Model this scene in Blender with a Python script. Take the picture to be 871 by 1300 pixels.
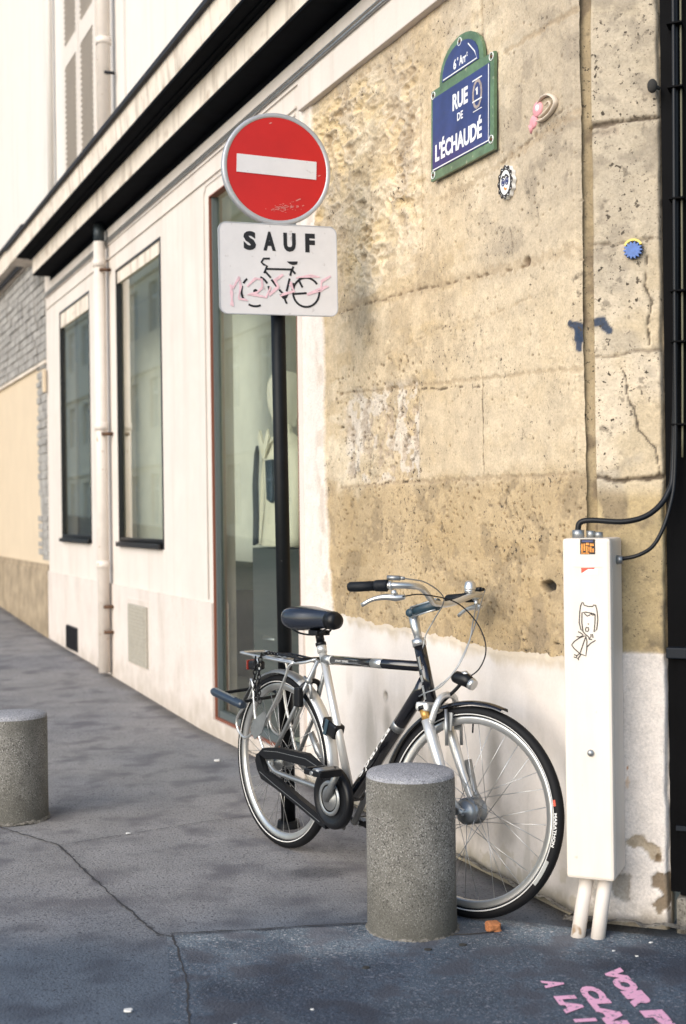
import bpy, bmesh, math, random
import numpy as np
from mathutils import Vector, Matrix
random.seed(7)
for o in list(bpy.data.objects): bpy.data.objects.remove(o)
SC = bpy.context.scene
COL = SC.collection
PI = math.pi
H = 1.3415
# ------------------------------------------------------------------ camera
cam = bpy.data.cameras.new('camera'); camo = bpy.data.objects.new('camera', cam); COL.objects.link(camo)
cam.sensor_fit = 'VERTICAL'; cam.sensor_height = 36.0; cam.sensor_width = 24.0
cam.lens = 36.0*1650/1300; cam.clip_start = .05; cam.clip_end = 500
c_, s_ = math.cos(.013), math.sin(.013)
camo.matrix_world = Matrix(((c_, s_, 0, 0), (0, 0, -1, 0), (-s_, c_, 0, H), (0, 0, 0, 1)))
cam.dof.use_dof = True; cam.dof.focus_distance = 4.75; cam.dof.aperture_fstop = 2.8
SC.camera = camo
# ------------------------------------------------------------------ light
SUN_DIR = Vector((-.66, -.75, 0)).normalized(); EL = math.radians(27)
w = bpy.data.worlds.new('World'); SC.world = w; w.use_nodes = True
nt = w.node_tree; bg = nt.nodes['Background']
sky = nt.nodes.new('ShaderNodeTexSky'); sky.sky_type = 'NISHITA'; sky.sun_disc = False
sky.sun_elevation = EL; sky.sun_rotation = math.atan2(SUN_DIR.x, SUN_DIR.y)
nt.links.new(sky.outputs[0], bg.inputs[0]); bg.inputs[1].default_value = .15
sd = bpy.data.lights.new('sun', 'SUN'); so = bpy.data.objects.new('sun', sd); COL.objects.link(so)
sd.energy = 2.1; sd.angle = math.radians(55); sd.color = (1, .95, .88)
sv = Vector((SUN_DIR.x*math.cos(EL), SUN_DIR.y*math.cos(EL), math.sin(EL)))
so.rotation_euler = sv.to_track_quat('Z', 'Y').to_euler()
SC.view_settings.view_transform = 'Standard'; SC.view_settings.look = 'None'
SC.view_settings.gamma = 1; SC.view_settings.exposure = .60
SC.view_settings.use_curve_mapping = False

# ------------------------------------------------------------------ materials
def mat(name, col, rough=.6, metal=0., var=0., vscale=8., bump=0., bscale=60., spec=.5, coat=0., col2=None, speck=None, coord='Object', detail=6):
    m = bpy.data.materials.new(name); m.use_nodes = True
    t = m.node_tree; b = t.nodes['Principled BSDF']
    b.inputs['Base Color'].default_value = (*col, 1); b.inputs['Roughness'].default_value = rough
    b.inputs['Metallic'].default_value = metal; b.inputs['Specular IOR Level'].default_value = spec
    b.inputs['Coat Weight'].default_value = coat
    tc = t.nodes.new('ShaderNodeTexCoord')
    last = None
    if var > 0 or col2:
        n = t.nodes.new('ShaderNodeTexNoise'); n.inputs['Scale'].default_value = vscale; n.inputs['Detail'].default_value = detail
        n.inputs['Roughness'].default_value = .65
        t.links.new(tc.outputs[coord], n.inputs['Vector'])
        r = t.nodes.new('ShaderNodeValToRGB')
        c2 = col2 or tuple(min(1, v*(1+var)) for v in col)
        c1 = tuple(v*(1-var) for v in col) if not col2 else col
        r.color_ramp.elements[0].position = .33; r.color_ramp.elements[1].position = .67
        r.color_ramp.elements[0].color = (*c1, 1); r.color_ramp.elements[1].color = (*c2, 1)
        t.links.new(n.outputs['Fac'], r.inputs['Fac']); last = r.outputs['Color']
    if speck:     # (scale, colour, low threshold, high threshold)
        for (sc_, cc, lo, hi) in speck:
            v = t.nodes.new('ShaderNodeTexNoise'); v.inputs['Scale'].default_value = sc_; v.inputs['Detail'].default_value = 2
            t.links.new(tc.outputs[coord], v.inputs['Vector'])
            r2 = t.nodes.new('ShaderNodeMapRange'); r2.inputs['From Min'].default_value = lo; r2.inputs['From Max'].default_value = hi
            t.links.new(v.outputs['Fac'], r2.inputs['Value'])
            mx = t.nodes.new('ShaderNodeMix'); mx.data_type = 'RGBA'
            t.links.new(r2.outputs['Result'], mx.inputs['Factor'])
            if last: t.links.new(last, mx.inputs['A'])
            else: mx.inputs['A'].default_value = (*col, 1)
            mx.inputs['B'].default_value = (*cc, 1); last = mx.outputs['Result']
    if last: t.links.new(last, b.inputs['Base Color'])
    if bump > 0:
        n2 = t.nodes.new('ShaderNodeTexNoise'); n2.inputs['Scale'].default_value = bscale; n2.inputs['Detail'].default_value = 5
        t.links.new(tc.outputs[coord], n2.inputs['Vector'])
        bp = t.nodes.new('ShaderNodeBump'); bp.inputs['Strength'].default_value = 1.0; bp.inputs['Distance'].default_value = bump
        t.links.new(n2.outputs['Fac'], bp.inputs['Height']); t.links.new(bp.outputs['Normal'], b.inputs['Normal'])
    return m

def mat_attr(name, rough=.85, bump=.0012, bscale=140., amp=.12, specks=()):
    m = bpy.data.materials.new(name); m.use_nodes = True
    t = m.node_tree; b = t.nodes['Principled BSDF']; b.inputs['Roughness'].default_value = rough; b.inputs['Specular IOR Level'].default_value = .25
    a = t.nodes.new('ShaderNodeVertexColor'); a.layer_name = 'Col'
    tc = t.nodes.new('ShaderNodeTexCoord')
    n = t.nodes.new('ShaderNodeTexNoise'); n.inputs['Scale'].default_value = bscale; n.inputs['Detail'].default_value = 6; n.inputs['Roughness'].default_value = .7
    t.links.new(tc.outputs['Object'], n.inputs['Vector'])
    mr = t.nodes.new('ShaderNodeMapRange'); mr.inputs['From Min'].default_value = .25; mr.inputs['From Max'].default_value = .75
    mr.inputs['To Min'].default_value = 1-amp; mr.inputs['To Max'].default_value = 1+amp
    t.links.new(n.outputs['Fac'], mr.inputs['Value'])
    vm = t.nodes.new('ShaderNodeVectorMath'); vm.operation = 'SCALE'
    t.links.new(a.outputs['Color'], vm.inputs[0]); t.links.new(mr.outputs['Result'], vm.inputs['Scale'])
    last = vm.outputs['Vector']
    for (sc_, lo, hi, f_) in specks:
        q = t.nodes.new('ShaderNodeTexNoise'); q.inputs['Scale'].default_value = sc_; q.inputs['Detail'].default_value = 3; q.inputs['Roughness'].default_value = .6
        t.links.new(tc.outputs['Object'], q.inputs['Vector'])
        r2 = t.nodes.new('ShaderNodeMapRange'); r2.inputs['From Min'].default_value = lo; r2.inputs['From Max'].default_value = hi; r2.inputs['To Max'].default_value = f_
        t.links.new(q.outputs['Fac'], r2.inputs['Value'])
        am = t.nodes.new('ShaderNodeMath'); am.operation = 'MULTIPLY'; t.links.new(r2.outputs['Result'], am.inputs[0]); t.links.new(a.outputs['Alpha'], am.inputs[1])
        mx = t.nodes.new('ShaderNodeMix'); mx.data_type = 'RGBA'; t.links.new(am.outputs[0], mx.inputs['Factor'])
        t.links.new(last, mx.inputs['A']); mx.inputs['B'].default_value = (.07, .055, .04, 1); last = mx.outputs['Result']
    t.links.new(last, b.inputs['Base Color'])
    bp = t.nodes.new('ShaderNodeBump'); bp.inputs['Distance'].default_value = bump; bp.inputs['Strength'].default_value = 1
    t.links.new(n.outputs['Fac'], bp.inputs['Height']); t.links.new(bp.outputs['Normal'], b.inputs['Normal'])
    return m

def glass_mat(name, tint, refl=1.0, base=.04):
    m = bpy.data.materials.new(name); m.use_nodes = True; t = m.node_tree
    for n in list(t.nodes): t.nodes.remove(n)
    out = t.nodes.new('ShaderNodeOutputMaterial'); mx = t.nodes.new('ShaderNodeMixShader')
    tr = t.nodes.new('ShaderNodeBsdfTransparent'); tr.inputs[0].default_value = (*tint, 1)
    gl = t.nodes.new('ShaderNodeBsdfGlossy'); gl.inputs['Roughness'].default_value = .015; gl.inputs[0].default_value = (.99, .98, .93, 1)
    fr = t.nodes.new('ShaderNodeFresnel'); fr.inputs['IOR'].default_value = 1.52
    ma = t.nodes.new('ShaderNodeMath'); ma.operation = 'MULTIPLY_ADD'; ma.inputs[1].default_value = refl; ma.inputs[2].default_value = base; ma.use_clamp = True
    t.links.new(fr.outputs[0], ma.inputs[0]); t.links.new(ma.outputs[0], mx.inputs[0])
    t.links.new(tr.outputs[0], mx.inputs[1]); t.links.new(gl.outputs[0], mx.inputs[2]); t.links.new(mx.outputs[0], out.inputs[0])
    return m

M = dict(
 asphalt=mat('asphalt', (.235, .226, .220), .9, var=.16, vscale=3.2, bump=.005, bscale=120, speck=[(70, (.09, .085, .09), .58, .68), (90, (.30, .285, .28), .62, .70), (210, (.27, .26, .26), .58, .70), (160, (.05, .05, .055), .60, .72), (5, (.13, .123, .128), .5, .7)]),
 asphalt_new=mat('asphalt patch', (.054, .076, .104), .9, var=.34, vscale=3.5, bump=.006, bscale=110, speck=[(60, (.035, .042, .06), .58, .68), (80, (.19, .20, .23), .60, .70), (190, (.21, .22, .25), .58, .70), (140, (.04, .045, .055), .58, .7), (7, (.055, .062, .08), .5, .62)]),
 tar=mat('tar joint', (.03, .03, .033), .8),
 mortar=mat('rough mortar', (.17, .155, .13), .95, var=.5, vscale=30, bump=.006, bscale=70, speck=[(90, (.08, .07, .055), .56, .66)]),
 render=mat('cream painted render', (.66, .60, .54), .75, var=.05, vscale=2.2, bump=.0012, bscale=80, speck=[(5, (.66, .59, .52), .56, .75)]),
 render_low=mat('pinkish painted plinth render', (.64, .57, .515), .8, var=.06, vscale=3, bump=.0025, bscale=50, speck=[(60, (.58, .51, .44), .62, .72)]),
 render_up=mat('pale upper render', (.68, .64, .59), .8, var=.03, vscale=2.5, bump=.001, bscale=30),
 fascia=mat('weathered cream fascia paint', (.72, .64, .54), .7, var=.10, vscale=5, bump=.001, bscale=40, speck=[(9, (.52, .43, .34), .60, .74)]),
 blackpaint=mat('black soffit paint', (.004, .005, .007), .85, var=.3, vscale=8, spec=.05),
 zinc=mat('dark zinc flashing', (.028, .028, .032), .6, .2, spec=.2),
 cladding=mat('grey patterned cladding', (.20, .19, .175), .85, col2=(.42, .40, .37), vscale=6, bump=.004, bscale=14),
 yellow=mat('pale yellow render', (.60, .49, .35), .85, var=.04, vscale=2.5, bump=.001),
 oldbase=mat('old brown stone plinth', (.33, .26, .175), .9, var=.3, vscale=6, bump=.006, bscale=20),
 frame=mat('dark window frame', (.014, .014, .015), .35, .2),
 redframe=mat('oxide red edge', (.20, .065, .035), .6),
 steel_trim=mat('grey blue inner trim', (.10, .12, .12), .5, .2),
 backdrop=mat('grey green backdrop', (.82, .83, .74), .9, var=.1, vscale=1.5),
 darkint=mat('dim interior', (.17, .20, .17), .9, var=.3, vscale=2),
 pipe=mat('cream painted pipe', (.70, .63, .56), .5, var=.05, vscale=12, speck=[(18, (.42, .30, .2), .68, .74)]),
 pipedark=mat('bare dark pipe', (.03, .04, .045), .5, .3),
 rust=mat('rusty iron', (.10, .05, .025), .8, var=.4, vscale=40),
 slat=mat('shutter paint', (.66, .60, .53), .6, var=.04), slatdark=mat('shutter gap', (.16, .13, .10), .9),
 granite=mat('speckled granite', (.175, .165, .145), .85, var=.22, vscale=8, bump=.0016, bscale=240, spec=.25, speck=[(230, (.40, .385, .35), .55, .66), (200, (.035, .033, .03), .56, .66), (4, (.10, .095, .08), .48, .66)]),
 granite_top=mat('pale granite top', (.27, .27, .285), .85, var=.15, vscale=14, bump=.0012, bscale=240, speck=[(230, (.50, .49, .49), .56, .66), (200, (.10, .10, .11), .56, .66)]),  # bollard top colour, paler and bluer than the shaft
 post=mat('black gloss post', (.004, .005, .006), .5, spec=.2, var=.3, vscale=20, speck=[(55, (.35, .36, .36), .76, .79)]),
 red=mat('sign red', (.50, .014, .010), .38, var=.06, vscale=6, spec=.4),
 signwhite=mat('sign white', (.68, .66, .66), .42, var=.05, vscale=9, speck=[(30, (.5, .47, .46), .68, .75)]),
 signgrey=mat('sign rim grey', (.50, .50, .51), .4, .4, var=.1, vscale=10),
 signblack=mat('sign black', (.008, .008, .010), .5),
 pinkpaint=mat('pink spray', (.80, .36, .50), .9, var=.15, vscale=60),
 enblue=mat('enamel blue', (.028, .045, .155), .32, var=.25, vscale=9, coat=.3),
 engreen=mat('enamel green', (.10, .175, .095), .38, var=.35, vscale=16, coat=.2, speck=[(35, (.30, .34, .22), .66, .74)]),
 enwhite=mat('enamel white', (.80, .80, .78), .4),
 box=mat('cream utility box', (.76, .68, .585), .5, var=.03, vscale=5, speck=[(40, (.62, .53, .44), .70, .76)]),
 boxside=mat('box plastic', (.66, .60, .52), .6, var=.06, vscale=9),
 cable=mat('black cable', (.005, .006, .008), .42, spec=.3), cable2=mat('olive cable', (.16, .15, .09), .6),
 gate=mat('black painted gate', (.003, .003, .0035), .6, var=.3, vscale=5, spec=.05),
 gate2=mat('dark blue ledge', (.008, .011, .016), .5, spec=.2),
 tyre=mat('tyre rubber', (.006, .006, .007), .6, spec=.2, bump=.0006, bscale=300), white=mat('white stripe', (.72, .70, .66), .5),
 alu=mat('silver metal', (.62, .62, .60), .33, .85, var=.06, vscale=20), alud=mat('satin grey metal', (.33, .34, .34), .42, .8, var=.15, vscale=20),
 silver=mat('silver frame paint', (.66, .65, .62), .3, .55), blackgloss=mat('black frame paint', (.006, .006, .008), .16, coat=.6),
 blackplastic=mat('black plastic', (.006, .0065, .008), .38, spec=.3), leather=mat('saddle vinyl', (.012, .016, .026), .27, coat=.35, bump=.0006, bscale=200),
 grip=mat('grip rubber', (.006, .008, .011), .55, spec=.25, bump=.0015, bscale=260), gold=mat('brass spring boot', (.50, .29, .08), .4, .5),
 stem=mat('blue grey plastic', (.028, .055, .075), .4), amber=mat('amber reflector', (.52, .25, .05), .3), redlens=mat('red lens', (.20, .02, .012), .25),
 spoke=mat('spoke steel', (.50, .50, .49), .3, .9), ulock=mat('lock sleeve', (.02, .032, .05), .35, coat=.3),
 cloth=mat('cream cloth', (.78, .74, .60), .9, var=.05, vscale=8), darkcloth=mat('dark scarf', (.012, .020, .028), .85, var=.3, vscale=30),
 denim=mat('dark blue cloth', (.03, .055, .085), .9), skinplaster=mat('ivory mannequin', (.74, .70, .60), .6),
 brick=mat('broken brick', (.42, .16, .06), .9, var=.3, vscale=60, bump=.004, bscale=120),
 litter=mat('white litter', (.72, .70, .66), .8), dark=mat('dark bit', (.03, .028, .025), .9),
 bluecap=mat('blue tile', (.06, .14, .40), .5, var=.25, vscale=90), yellowp=mat('yellow paint', (.75, .6, .15), .6), pinkclay=mat('pink clay', (.72, .33, .36), .7, var=.1, vscale=60),
 creamclay=mat('cream clay', (.66, .56, .45), .7, var=.08, vscale=60), ink=mat('black ink', (.02, .015, .015), .7), orange=mat('orange print', (.75, .28, .04), .5, var=.3, vscale=120),
 redprint=mat('red print', (.60, .09, .05), .6), bluestain=mat('blue spray', (.035, .065, .12), .9),
)
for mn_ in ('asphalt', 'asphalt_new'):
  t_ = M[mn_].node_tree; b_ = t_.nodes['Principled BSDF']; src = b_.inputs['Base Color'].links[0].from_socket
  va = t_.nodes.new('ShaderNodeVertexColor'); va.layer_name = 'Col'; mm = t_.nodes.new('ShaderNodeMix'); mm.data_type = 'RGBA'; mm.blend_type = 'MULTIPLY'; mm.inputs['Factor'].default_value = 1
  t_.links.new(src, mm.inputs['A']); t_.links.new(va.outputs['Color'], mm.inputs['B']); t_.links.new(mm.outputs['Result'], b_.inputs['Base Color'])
M['stone'] = mat_attr('old limestone', amp=.24, bump=.0022, bscale=110, specks=((55, .625, .650, 1.0), (130, .64, .68, .9), (24, .60, .68, .55)))
M['plaster'] = mat_attr('old painted plaster', amp=.05, bump=.0007, bscale=90)
M['glass'] = glass_mat('shop glass', (.93, .98, .94), 1.2, .04)
M['glass2'] = glass_mat('shop glass far', (.97, .99, .93), 1.5, .06)
M['glassfar'] = glass_mat('opposite glass', (.6, .65, .65), 1.5, .1)

def grime(m, col, zs=None, amt=.5, thr=(.5, .68), sc=(7, 7, .45)):
    t = m.node_tree; b = t.nodes['Principled BSDF']; src = b.inputs['Base Color'].links[0].from_socket
    tc = t.nodes.new('ShaderNodeTexCoord'); mp = t.nodes.new('ShaderNodeMapping'); mp.inputs['Scale'].default_value = sc
    t.links.new(tc.outputs['Object'], mp.inputs['Vector']); n = t.nodes.new('ShaderNodeTexNoise'); n.inputs['Scale'].default_value = 1; n.inputs['Detail'].default_value = 6; n.inputs['Roughness'].default_value = .65
    t.links.new(mp.outputs[0], n.inputs['Vector']); r = t.nodes.new('ShaderNodeMapRange'); r.inputs['From Min'].default_value = thr[0]; r.inputs['From Max'].default_value = thr[1]; r.inputs['To Max'].default_value = amt
    t.links.new(n.outputs['Fac'], r.inputs['Value']); f = r.outputs['Result']
    if zs:      # splash dirt that fades upward from the pavement
        n2 = t.nodes.new('ShaderNodeTexNoise'); n2.inputs['Scale'].default_value = 9; n2.inputs['Detail'].default_value = 5; t.links.new(tc.outputs['Object'], n2.inputs['Vector'])
        sx = t.nodes.new('ShaderNodeSeparateXYZ'); t.links.new(tc.outputs['Object'], sx.inputs[0])
        a = t.nodes.new('ShaderNodeMath'); a.operation = 'MULTIPLY_ADD'; a.inputs[1].default_value = .5; t.links.new(n2.outputs['Fac'], a.inputs[0]); t.links.new(sx.outputs['Z'], a.inputs[2])
        r2 = t.nodes.new('ShaderNodeMapRange'); r2.inputs['From Min'].default_value = zs; r2.inputs['From Max'].default_value = .22; r2.inputs['To Max'].default_value = .75
        t.links.new(a.outputs[0], r2.inputs['Value']); mxm = t.nodes.new('ShaderNodeMath'); mxm.operation = 'MAXIMUM'; t.links.new(f, mxm.inputs[0]); t.links.new(r2.outputs['Result'], mxm.inputs[1]); f = mxm.outputs[0]
    mx = t.nodes.new('ShaderNodeMix'); mx.data_type = 'RGBA'; t.links.new(f, mx.inputs['Factor']); t.links.new(src, mx.inputs['A']); mx.inputs['B'].default_value = (*col, 1); t.links.new(mx.outputs['Result'], b.inputs['Base Color'])
grime(M['render'], (.50, .43, .36), None, .38); grime(M['render_low'], (.40, .34, .27), .50, .45, sc=(4, 4, 1.2))
grime(M['fascia'], (.36, .29, .22), None, .6, (.50, .62), (9, 9, 1.5)); grime(M['render_up'], (.56, .50, .44), None, .35)
grime(M['box'], (.56, .48, .39), None, .25, (.52, .7), (12, 12, 1.5)); grime(M['granite'], (.085, .08, .065), .55, .55, (.5, .66), (5, 5, 2)); grime(M['oldbase'], (.2, .15, .09), .6, .6)
# ------------------------------------------------------------------ mesh helpers
class B:
    def __init__(s): s.bm = bmesh.new()
    def box(s, x0, x1, y0, y1, z0, z1, bev=0.):
        vs = [s.bm.verts.new(p) for p in [(x0,y0,z0),(x1,y0,z0),(x1,y1,z0),(x0,y1,z0),(x0,y0,z1),(x1,y0,z1),(x1,y1,z1),(x0,y1,z1)]]
        fs = [s.bm.faces.new([vs[i] for i in f]) for f in [(3,2,1,0),(4,5,6,7),(0,1,5,4),(1,2,6,5),(2,3,7,6),(3,0,4,7)]]
        if bev:
            es = list({e for f in fs for e in f.edges})
            r = bmesh.ops.bevel(s.bm, geom=es, offset=bev, segments=2, affect='EDGES', profile=.5)
        return s
    def bar(s, p0, p1, wx, wz, up=(0,0,1)):
        p0, p1 = Vector(p0), Vector(p1); d = (p1-p0).normalized(); u = Vector(up)
        a = d.cross(u).normalized()*wx/2; b = a.cross(d).normalized()*wz/2
        vs = [s.bm.verts.new(p) for p in [p0-a-b, p0+a-b, p0+a+b, p0-a+b, p1-a-b, p1+a-b, p1+a+b, p1-a+b]]
        for f in [(3,2,1,0),(4,5,6,7),(0,1,5,4),(1,2,6,5),(2,3,7,6),(3,0,4,7)]: s.bm.faces.new([vs[i] for i in f])
        return s
    def tube(s, pts, r, n=10, smooth=0, closed=False, flat=1.):
        P = [Vector(p) for p in pts]
        R = list(r) if hasattr(r, '__len__') else [r]*len(P)
        if smooth:
            Q, RR = [], []
            N = len(P); last = N if closed else N-1
            for i in range(last):
                p0 = P[(i-1) % N] if closed or i > 0 else P[0]*2-P[1]
                p1 = P[i]; p2 = P[(i+1) % N]
                p3 = P[(i+2) % N] if closed or i+2 < N else P[-1]*2-P[-2]
                for k in range(smooth):
                    t = k/smooth
                    Q.append(.5*((2*p1)+(p2-p0)*t+(2*p0-5*p1+4*p2-p3)*t*t+(-p0+3*p1-3*p2+p3)*t**3)); RR.append(R[i]*(1-t)+R[(i+1) % N]*t)
            if not closed: Q.append(P[-1]); RR.append(R[-1])
            P, R = Q, RR
        N = len(P); rings = []; nrm = None
        for i in range(N):
            if closed: d = (P[(i+1) % N]-P[i-1])
            else: d = P[min(i+1, N-1)]-P[max(i-1, 0)]
            d.normalize()
            if nrm is None:
                nrm = d.orthogonal() if abs(d.z) > .95 else d.cross(Vector((0,0,1)))
                nrm.normalize()
            else:
                nrm = (nrm-d*nrm.dot(d)); nrm.normalize()
            b = d.cross(nrm)
            rings.append([s.bm.verts.new(P[i]+(nrm*math.cos(2*PI*k/n)+b*flat*math.sin(2*PI*k/n))*R[i]) for k in range(n)])
        for i in range(N if closed else N-1):
            a, b2 = rings[i], rings[(i+1) % N]
            for k in range(n):
                f = s.bm.faces.new([a[k], a[(k+1) % n], b2[(k+1) % n], b2[k]]); f.smooth = True
        if not closed:
            s.bm.faces.new(rings[0][::-1]); s.bm.faces.new(rings[-1])
        return s
    def lathe(s, prof, c=(0,0,0), axis='Z', n=48, a0=0., a1=2*PI, close=False, smooth=True, sc=(1,1,1)):
        full = abs(a1-a0-2*PI) < 1e-6; m = n if full else n+1; c = Vector(c)
        rings = []
        for i in range(m):
            a = a0+(a1-a0)*i/n; ca, sa = math.cos(a), math.sin(a); ring = []
            for (r, h) in prof:
                if axis == 'Z': v = Vector((r*ca, r*sa, h))
                elif axis == 'Y': v = Vector((r*ca, h, r*sa))
                else: v = Vector((h, r*ca, r*sa))
                ring.append(s.bm.verts.new(c+Vector((v.x*sc[0], v.y*sc[1], v.z*sc[2]))))
            rings.append(ring)
        K = len(prof)
        for i in range(n):
            a, b = rings[i], rings[(i+1) % m]
            for k in range(K if close else K-1):
                k2 = (k+1) % K
                try:
                    f = s.bm.faces.new([a[k], b[k], b[k2], a[k2]]); f.smooth = smooth
                except ValueError: pass
        return s
    def sphere(s, c, r, sc=(1,1,1), n=20):
        res = bmesh.ops.create_uvsphere(s.bm, u_segments=n, v_segments=n//2+2, radius=r)
        for v in res['verts']: v.co = Vector((v.co.x*sc[0], v.co.y*sc[1], v.co.z*sc[2]))+Vector(c)
        for v in res['verts']:
            for f in v.link_faces: f.smooth = True
        return s
    def prism(s, poly, y0, y1, plane='XZ'):
        def P(a, b, h): return (a, h, b) if plane == 'XZ' else ((a, b, h) if plane == 'XY' else (h, a, b))
        A = [s.bm.verts.new(P(a, b, y0)) for a, b in poly]; C = [s.bm.verts.new(P(a, b, y1)) for a, b in poly]
        s.bm.faces.new(A); s.bm.faces.new(C[::-1]); n = len(poly)
        for i in range(n): s.bm.faces.new([A[i], C[i], C[(i+1) % n], A[(i+1) % n]])
        return s
    def stroke(s, pts, w, y0, y1, plane='XZ', closed=False):
        """flat ribbon of width w through 2d points, given thickness"""
        n = len(pts); P = [Vector(p) for p in pts]; L, R = [], []
        for i in range(n):
            a = P[i-1] if (i > 0 or closed) else P[i]; b = P[(i+1) % n] if (i < n-1 or closed) else P[i]
            d = (b-a); d = d.normalized() if d.length > 0 else Vector((1, 0)); q = Vector((-d.y, d.x))*w/2
            L.append(P[i]+q); R.append(P[i]-q)
        def PP(a, h): return (a.x, h, a.y) if plane == 'XZ' else (a.x, a.y, h)
        rows = [[s.bm.verts.new(PP(v, h)) for v in (L[i], R[i]) for h in (y0, y1)] for i in range(n)]
        for i in range(n if closed else n-1):
            a, b = rows[i], rows[(i+1) % n]
            for (p, q) in ((0, 1), (1, 3), (3, 2), (2, 0)): s.bm.faces.new([a[p], a[q], b[q], b[p]])
        if not closed:
            a = rows[0]; s.bm.faces.new([a[0], a[2], a[3], a[1]]); a = rows[-1]; s.bm.faces.new([a[0], a[1], a[3], a[2]])
        return s
    def text(s, body, size, fn, width=None, offset=0., ext=.001, height=None):
        """font outlines; fn(x, y, e) -> 3d point; x centred, y from baseline"""
        cu = bpy.data.curves.new('t', 'FONT'); cu.body = body; cu.size = size; cu.offset = offset; cu.align_x = 'CENTER'; cu.resolution_u = 3
        o = bpy.data.objects.new('t', cu); COL.objects.link(o); bpy.context.view_layer.update()
        me = bpy.data.meshes.new_from_object(o)
        bpy.data.objects.remove(o)
        xs = [v.co.x for v in me.vertices]; ys = [v.co.y for v in me.vertices]
        kx = (width/(max(xs)-min(xs))) if width else 1; ky = (height/(max(ys)-min(ys))) if height else 1
        mx = (max(xs)+min(xs))/2
        b2 = bmesh.new(); b2.from_mesh(me)
        r = bmesh.ops.extrude_face_region(b2, geom=b2.faces[:])
        for v in r['geom']:
            if isinstance(v, bmesh.types.BMVert): v.co.z = 1
        b2.verts.index_update(); mp = [s.bm.verts.new(fn((v.co.x-mx)*kx, v.co.y*ky, ext*v.co.z)) for v in b2.verts]
        for f in b2.faces:
            try: s.bm.faces.new([mp[v.index] for v in f.verts])
            except ValueError: pass
        b2.free(); bpy.data.meshes.remove(me)
        return s
    def xf(s, m):
        for v in s.bm.verts: v.co = m @ v.co
        return s
    def build(s, name, m, parent=None, recalc=True, label=None):
        if recalc: bmesh.ops.recalc_face_normals(s.bm, faces=s.bm.faces[:])
        me = bpy.data.meshes.new(name); s.bm.to_mesh(me); s.bm.free()
        me.materials.append(m if not isinstance(m, str) else M[m])
        o = bpy.data.objects.new(name, me); COL.objects.link(o)
        if parent: o.parent = parent
        if label: o['label'] = label
        return o

def thing(name, label, cat, loc=(0,0,0), rz=0., group=None):
    o = bpy.data.objects.new(name, None); COL.objects.link(o); o.location = loc; o.rotation_euler = (0, 0, rz)
    o.empty_display_size = .2; o['label'] = label; o['category'] = cat
    if group: o['group'] = group
    return o
def tag(o, label=None, cat=None, group=None, kind=None):
    if label: o['label'] = label
    if cat: o['category'] = cat
    if group: o['group'] = group
    if kind: o['kind'] = kind
    return o
def place(o, F):   # put an object that was built in a frame's local coordinates into that frame
    o.matrix_world = F; return o

C0 = Vector((.7773, 4.2352, 0)); W = Vector((-.39364, .91926, 0)); N = Vector((-.91926, -.39364, 0))
AW = math.atan2(-W.y, -W.x); AC = math.atan2(-.3827, .9239)
FW = Matrix.Translation(C0) @ Matrix.Rotation(AW, 4, 'Z')      # x right along wall (-s), y into wall
FC = Matrix.Translation(C0) @ Matrix.Rotation(AC, 4, 'Z')

# value noise
_G = {}
def vn(x, y, seed):
    if seed not in _G: _G[seed] = np.random.RandomState(seed).rand(256, 256)
    G = _G[seed]
    xi = np.floor(x).astype(int); yi = np.floor(y).astype(int); fx = x-xi; fy = y-yi
    fx = fx*fx*(3-2*fx); fy = fy*fy*(3-2*fy)
    g = lambda a, b: G[a % 256, b % 256]
    return (g(xi, yi)*(1-fx)+g(xi+1, yi)*fx)*(1-fy)+(g(xi, yi+1)*(1-fx)+g(xi+1, yi+1)*fx)*fy
def fbm(x, y, sc, seed, oc=5, gain=.5):
    t = 0; a = 1; n = 0
    for k in range(oc):
        t = t+a*vn(x*sc*2**k+17*k, y*sc*2**k+9*k, seed+k); n += a; a *= gain
    return t/n
def sst(a, b, v): t = np.clip((v-a)/(b-a), 0, 1); return t*t*(3-2*t)
def segd(X, Z, pts):
    d = np.full(X.shape, 9.)
    for (a, b) in zip(pts[:-1], pts[1:]):
        ax, az = a; bx, bz = b; L = (bx-ax)**2+(bz-az)**2+1e-12
        t = np.clip(((X-ax)*(bx-ax)+(Z-az)*(bz-az))/L, 0, 1)
        d = np.minimum(d, np.hypot(X-ax-t*(bx-ax), Z-az-t*(bz-az)))
    return d
def grid_obj(name, X, Y, Z, C, m, parent, A=None):
    nz, nx = X.shape
    co = np.stack([X, Y, Z], -1).reshape(-1, 3).astype(np.float32)
    i = np.arange(nz*nx).reshape(nz, nx)
    q = np.stack([i[:-1, :-1], i[:-1, 1:], i[1:, 1:], i[1:, :-1]], -1).reshape(-1, 4)
    me = bpy.data.meshes.new(name); me.vertices.add(len(co)); me.vertices.foreach_set('co', co.ravel())
    me.loops.add(q.size); me.loops.foreach_set('vertex_index', q.ravel().astype(np.int32))
    me.polygons.add(len(q)); me.polygons.foreach_set('loop_start', np.arange(0, q.size, 4, dtype=np.int32))
    me.polygons.foreach_set('loop_total', np.full(len(q), 4, dtype=np.int32))
    me.update(); me.validate()
    me.polygons.foreach_set('use_smooth', np.ones(len(q), dtype=bool))
    if C is not None:
        ca = me.color_attributes.new('Col', 'FLOAT_COLOR', 'POINT')
        ca.data.foreach_set('color', np.concatenate([C.reshape(-1, 3), (np.ones((nz*nx, 1)) if A is None else A.reshape(-1, 1))], 1).astype(np.float32).ravel())
    me.materials.append(M[m]); o = bpy.data.objects.new(name, me); COL.objects.link(o)
    if parent: o.parent = parent
    return o
def mixc(C, col, f): return C*(1-f[..., None])+np.array(col)*f[..., None]

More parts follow.
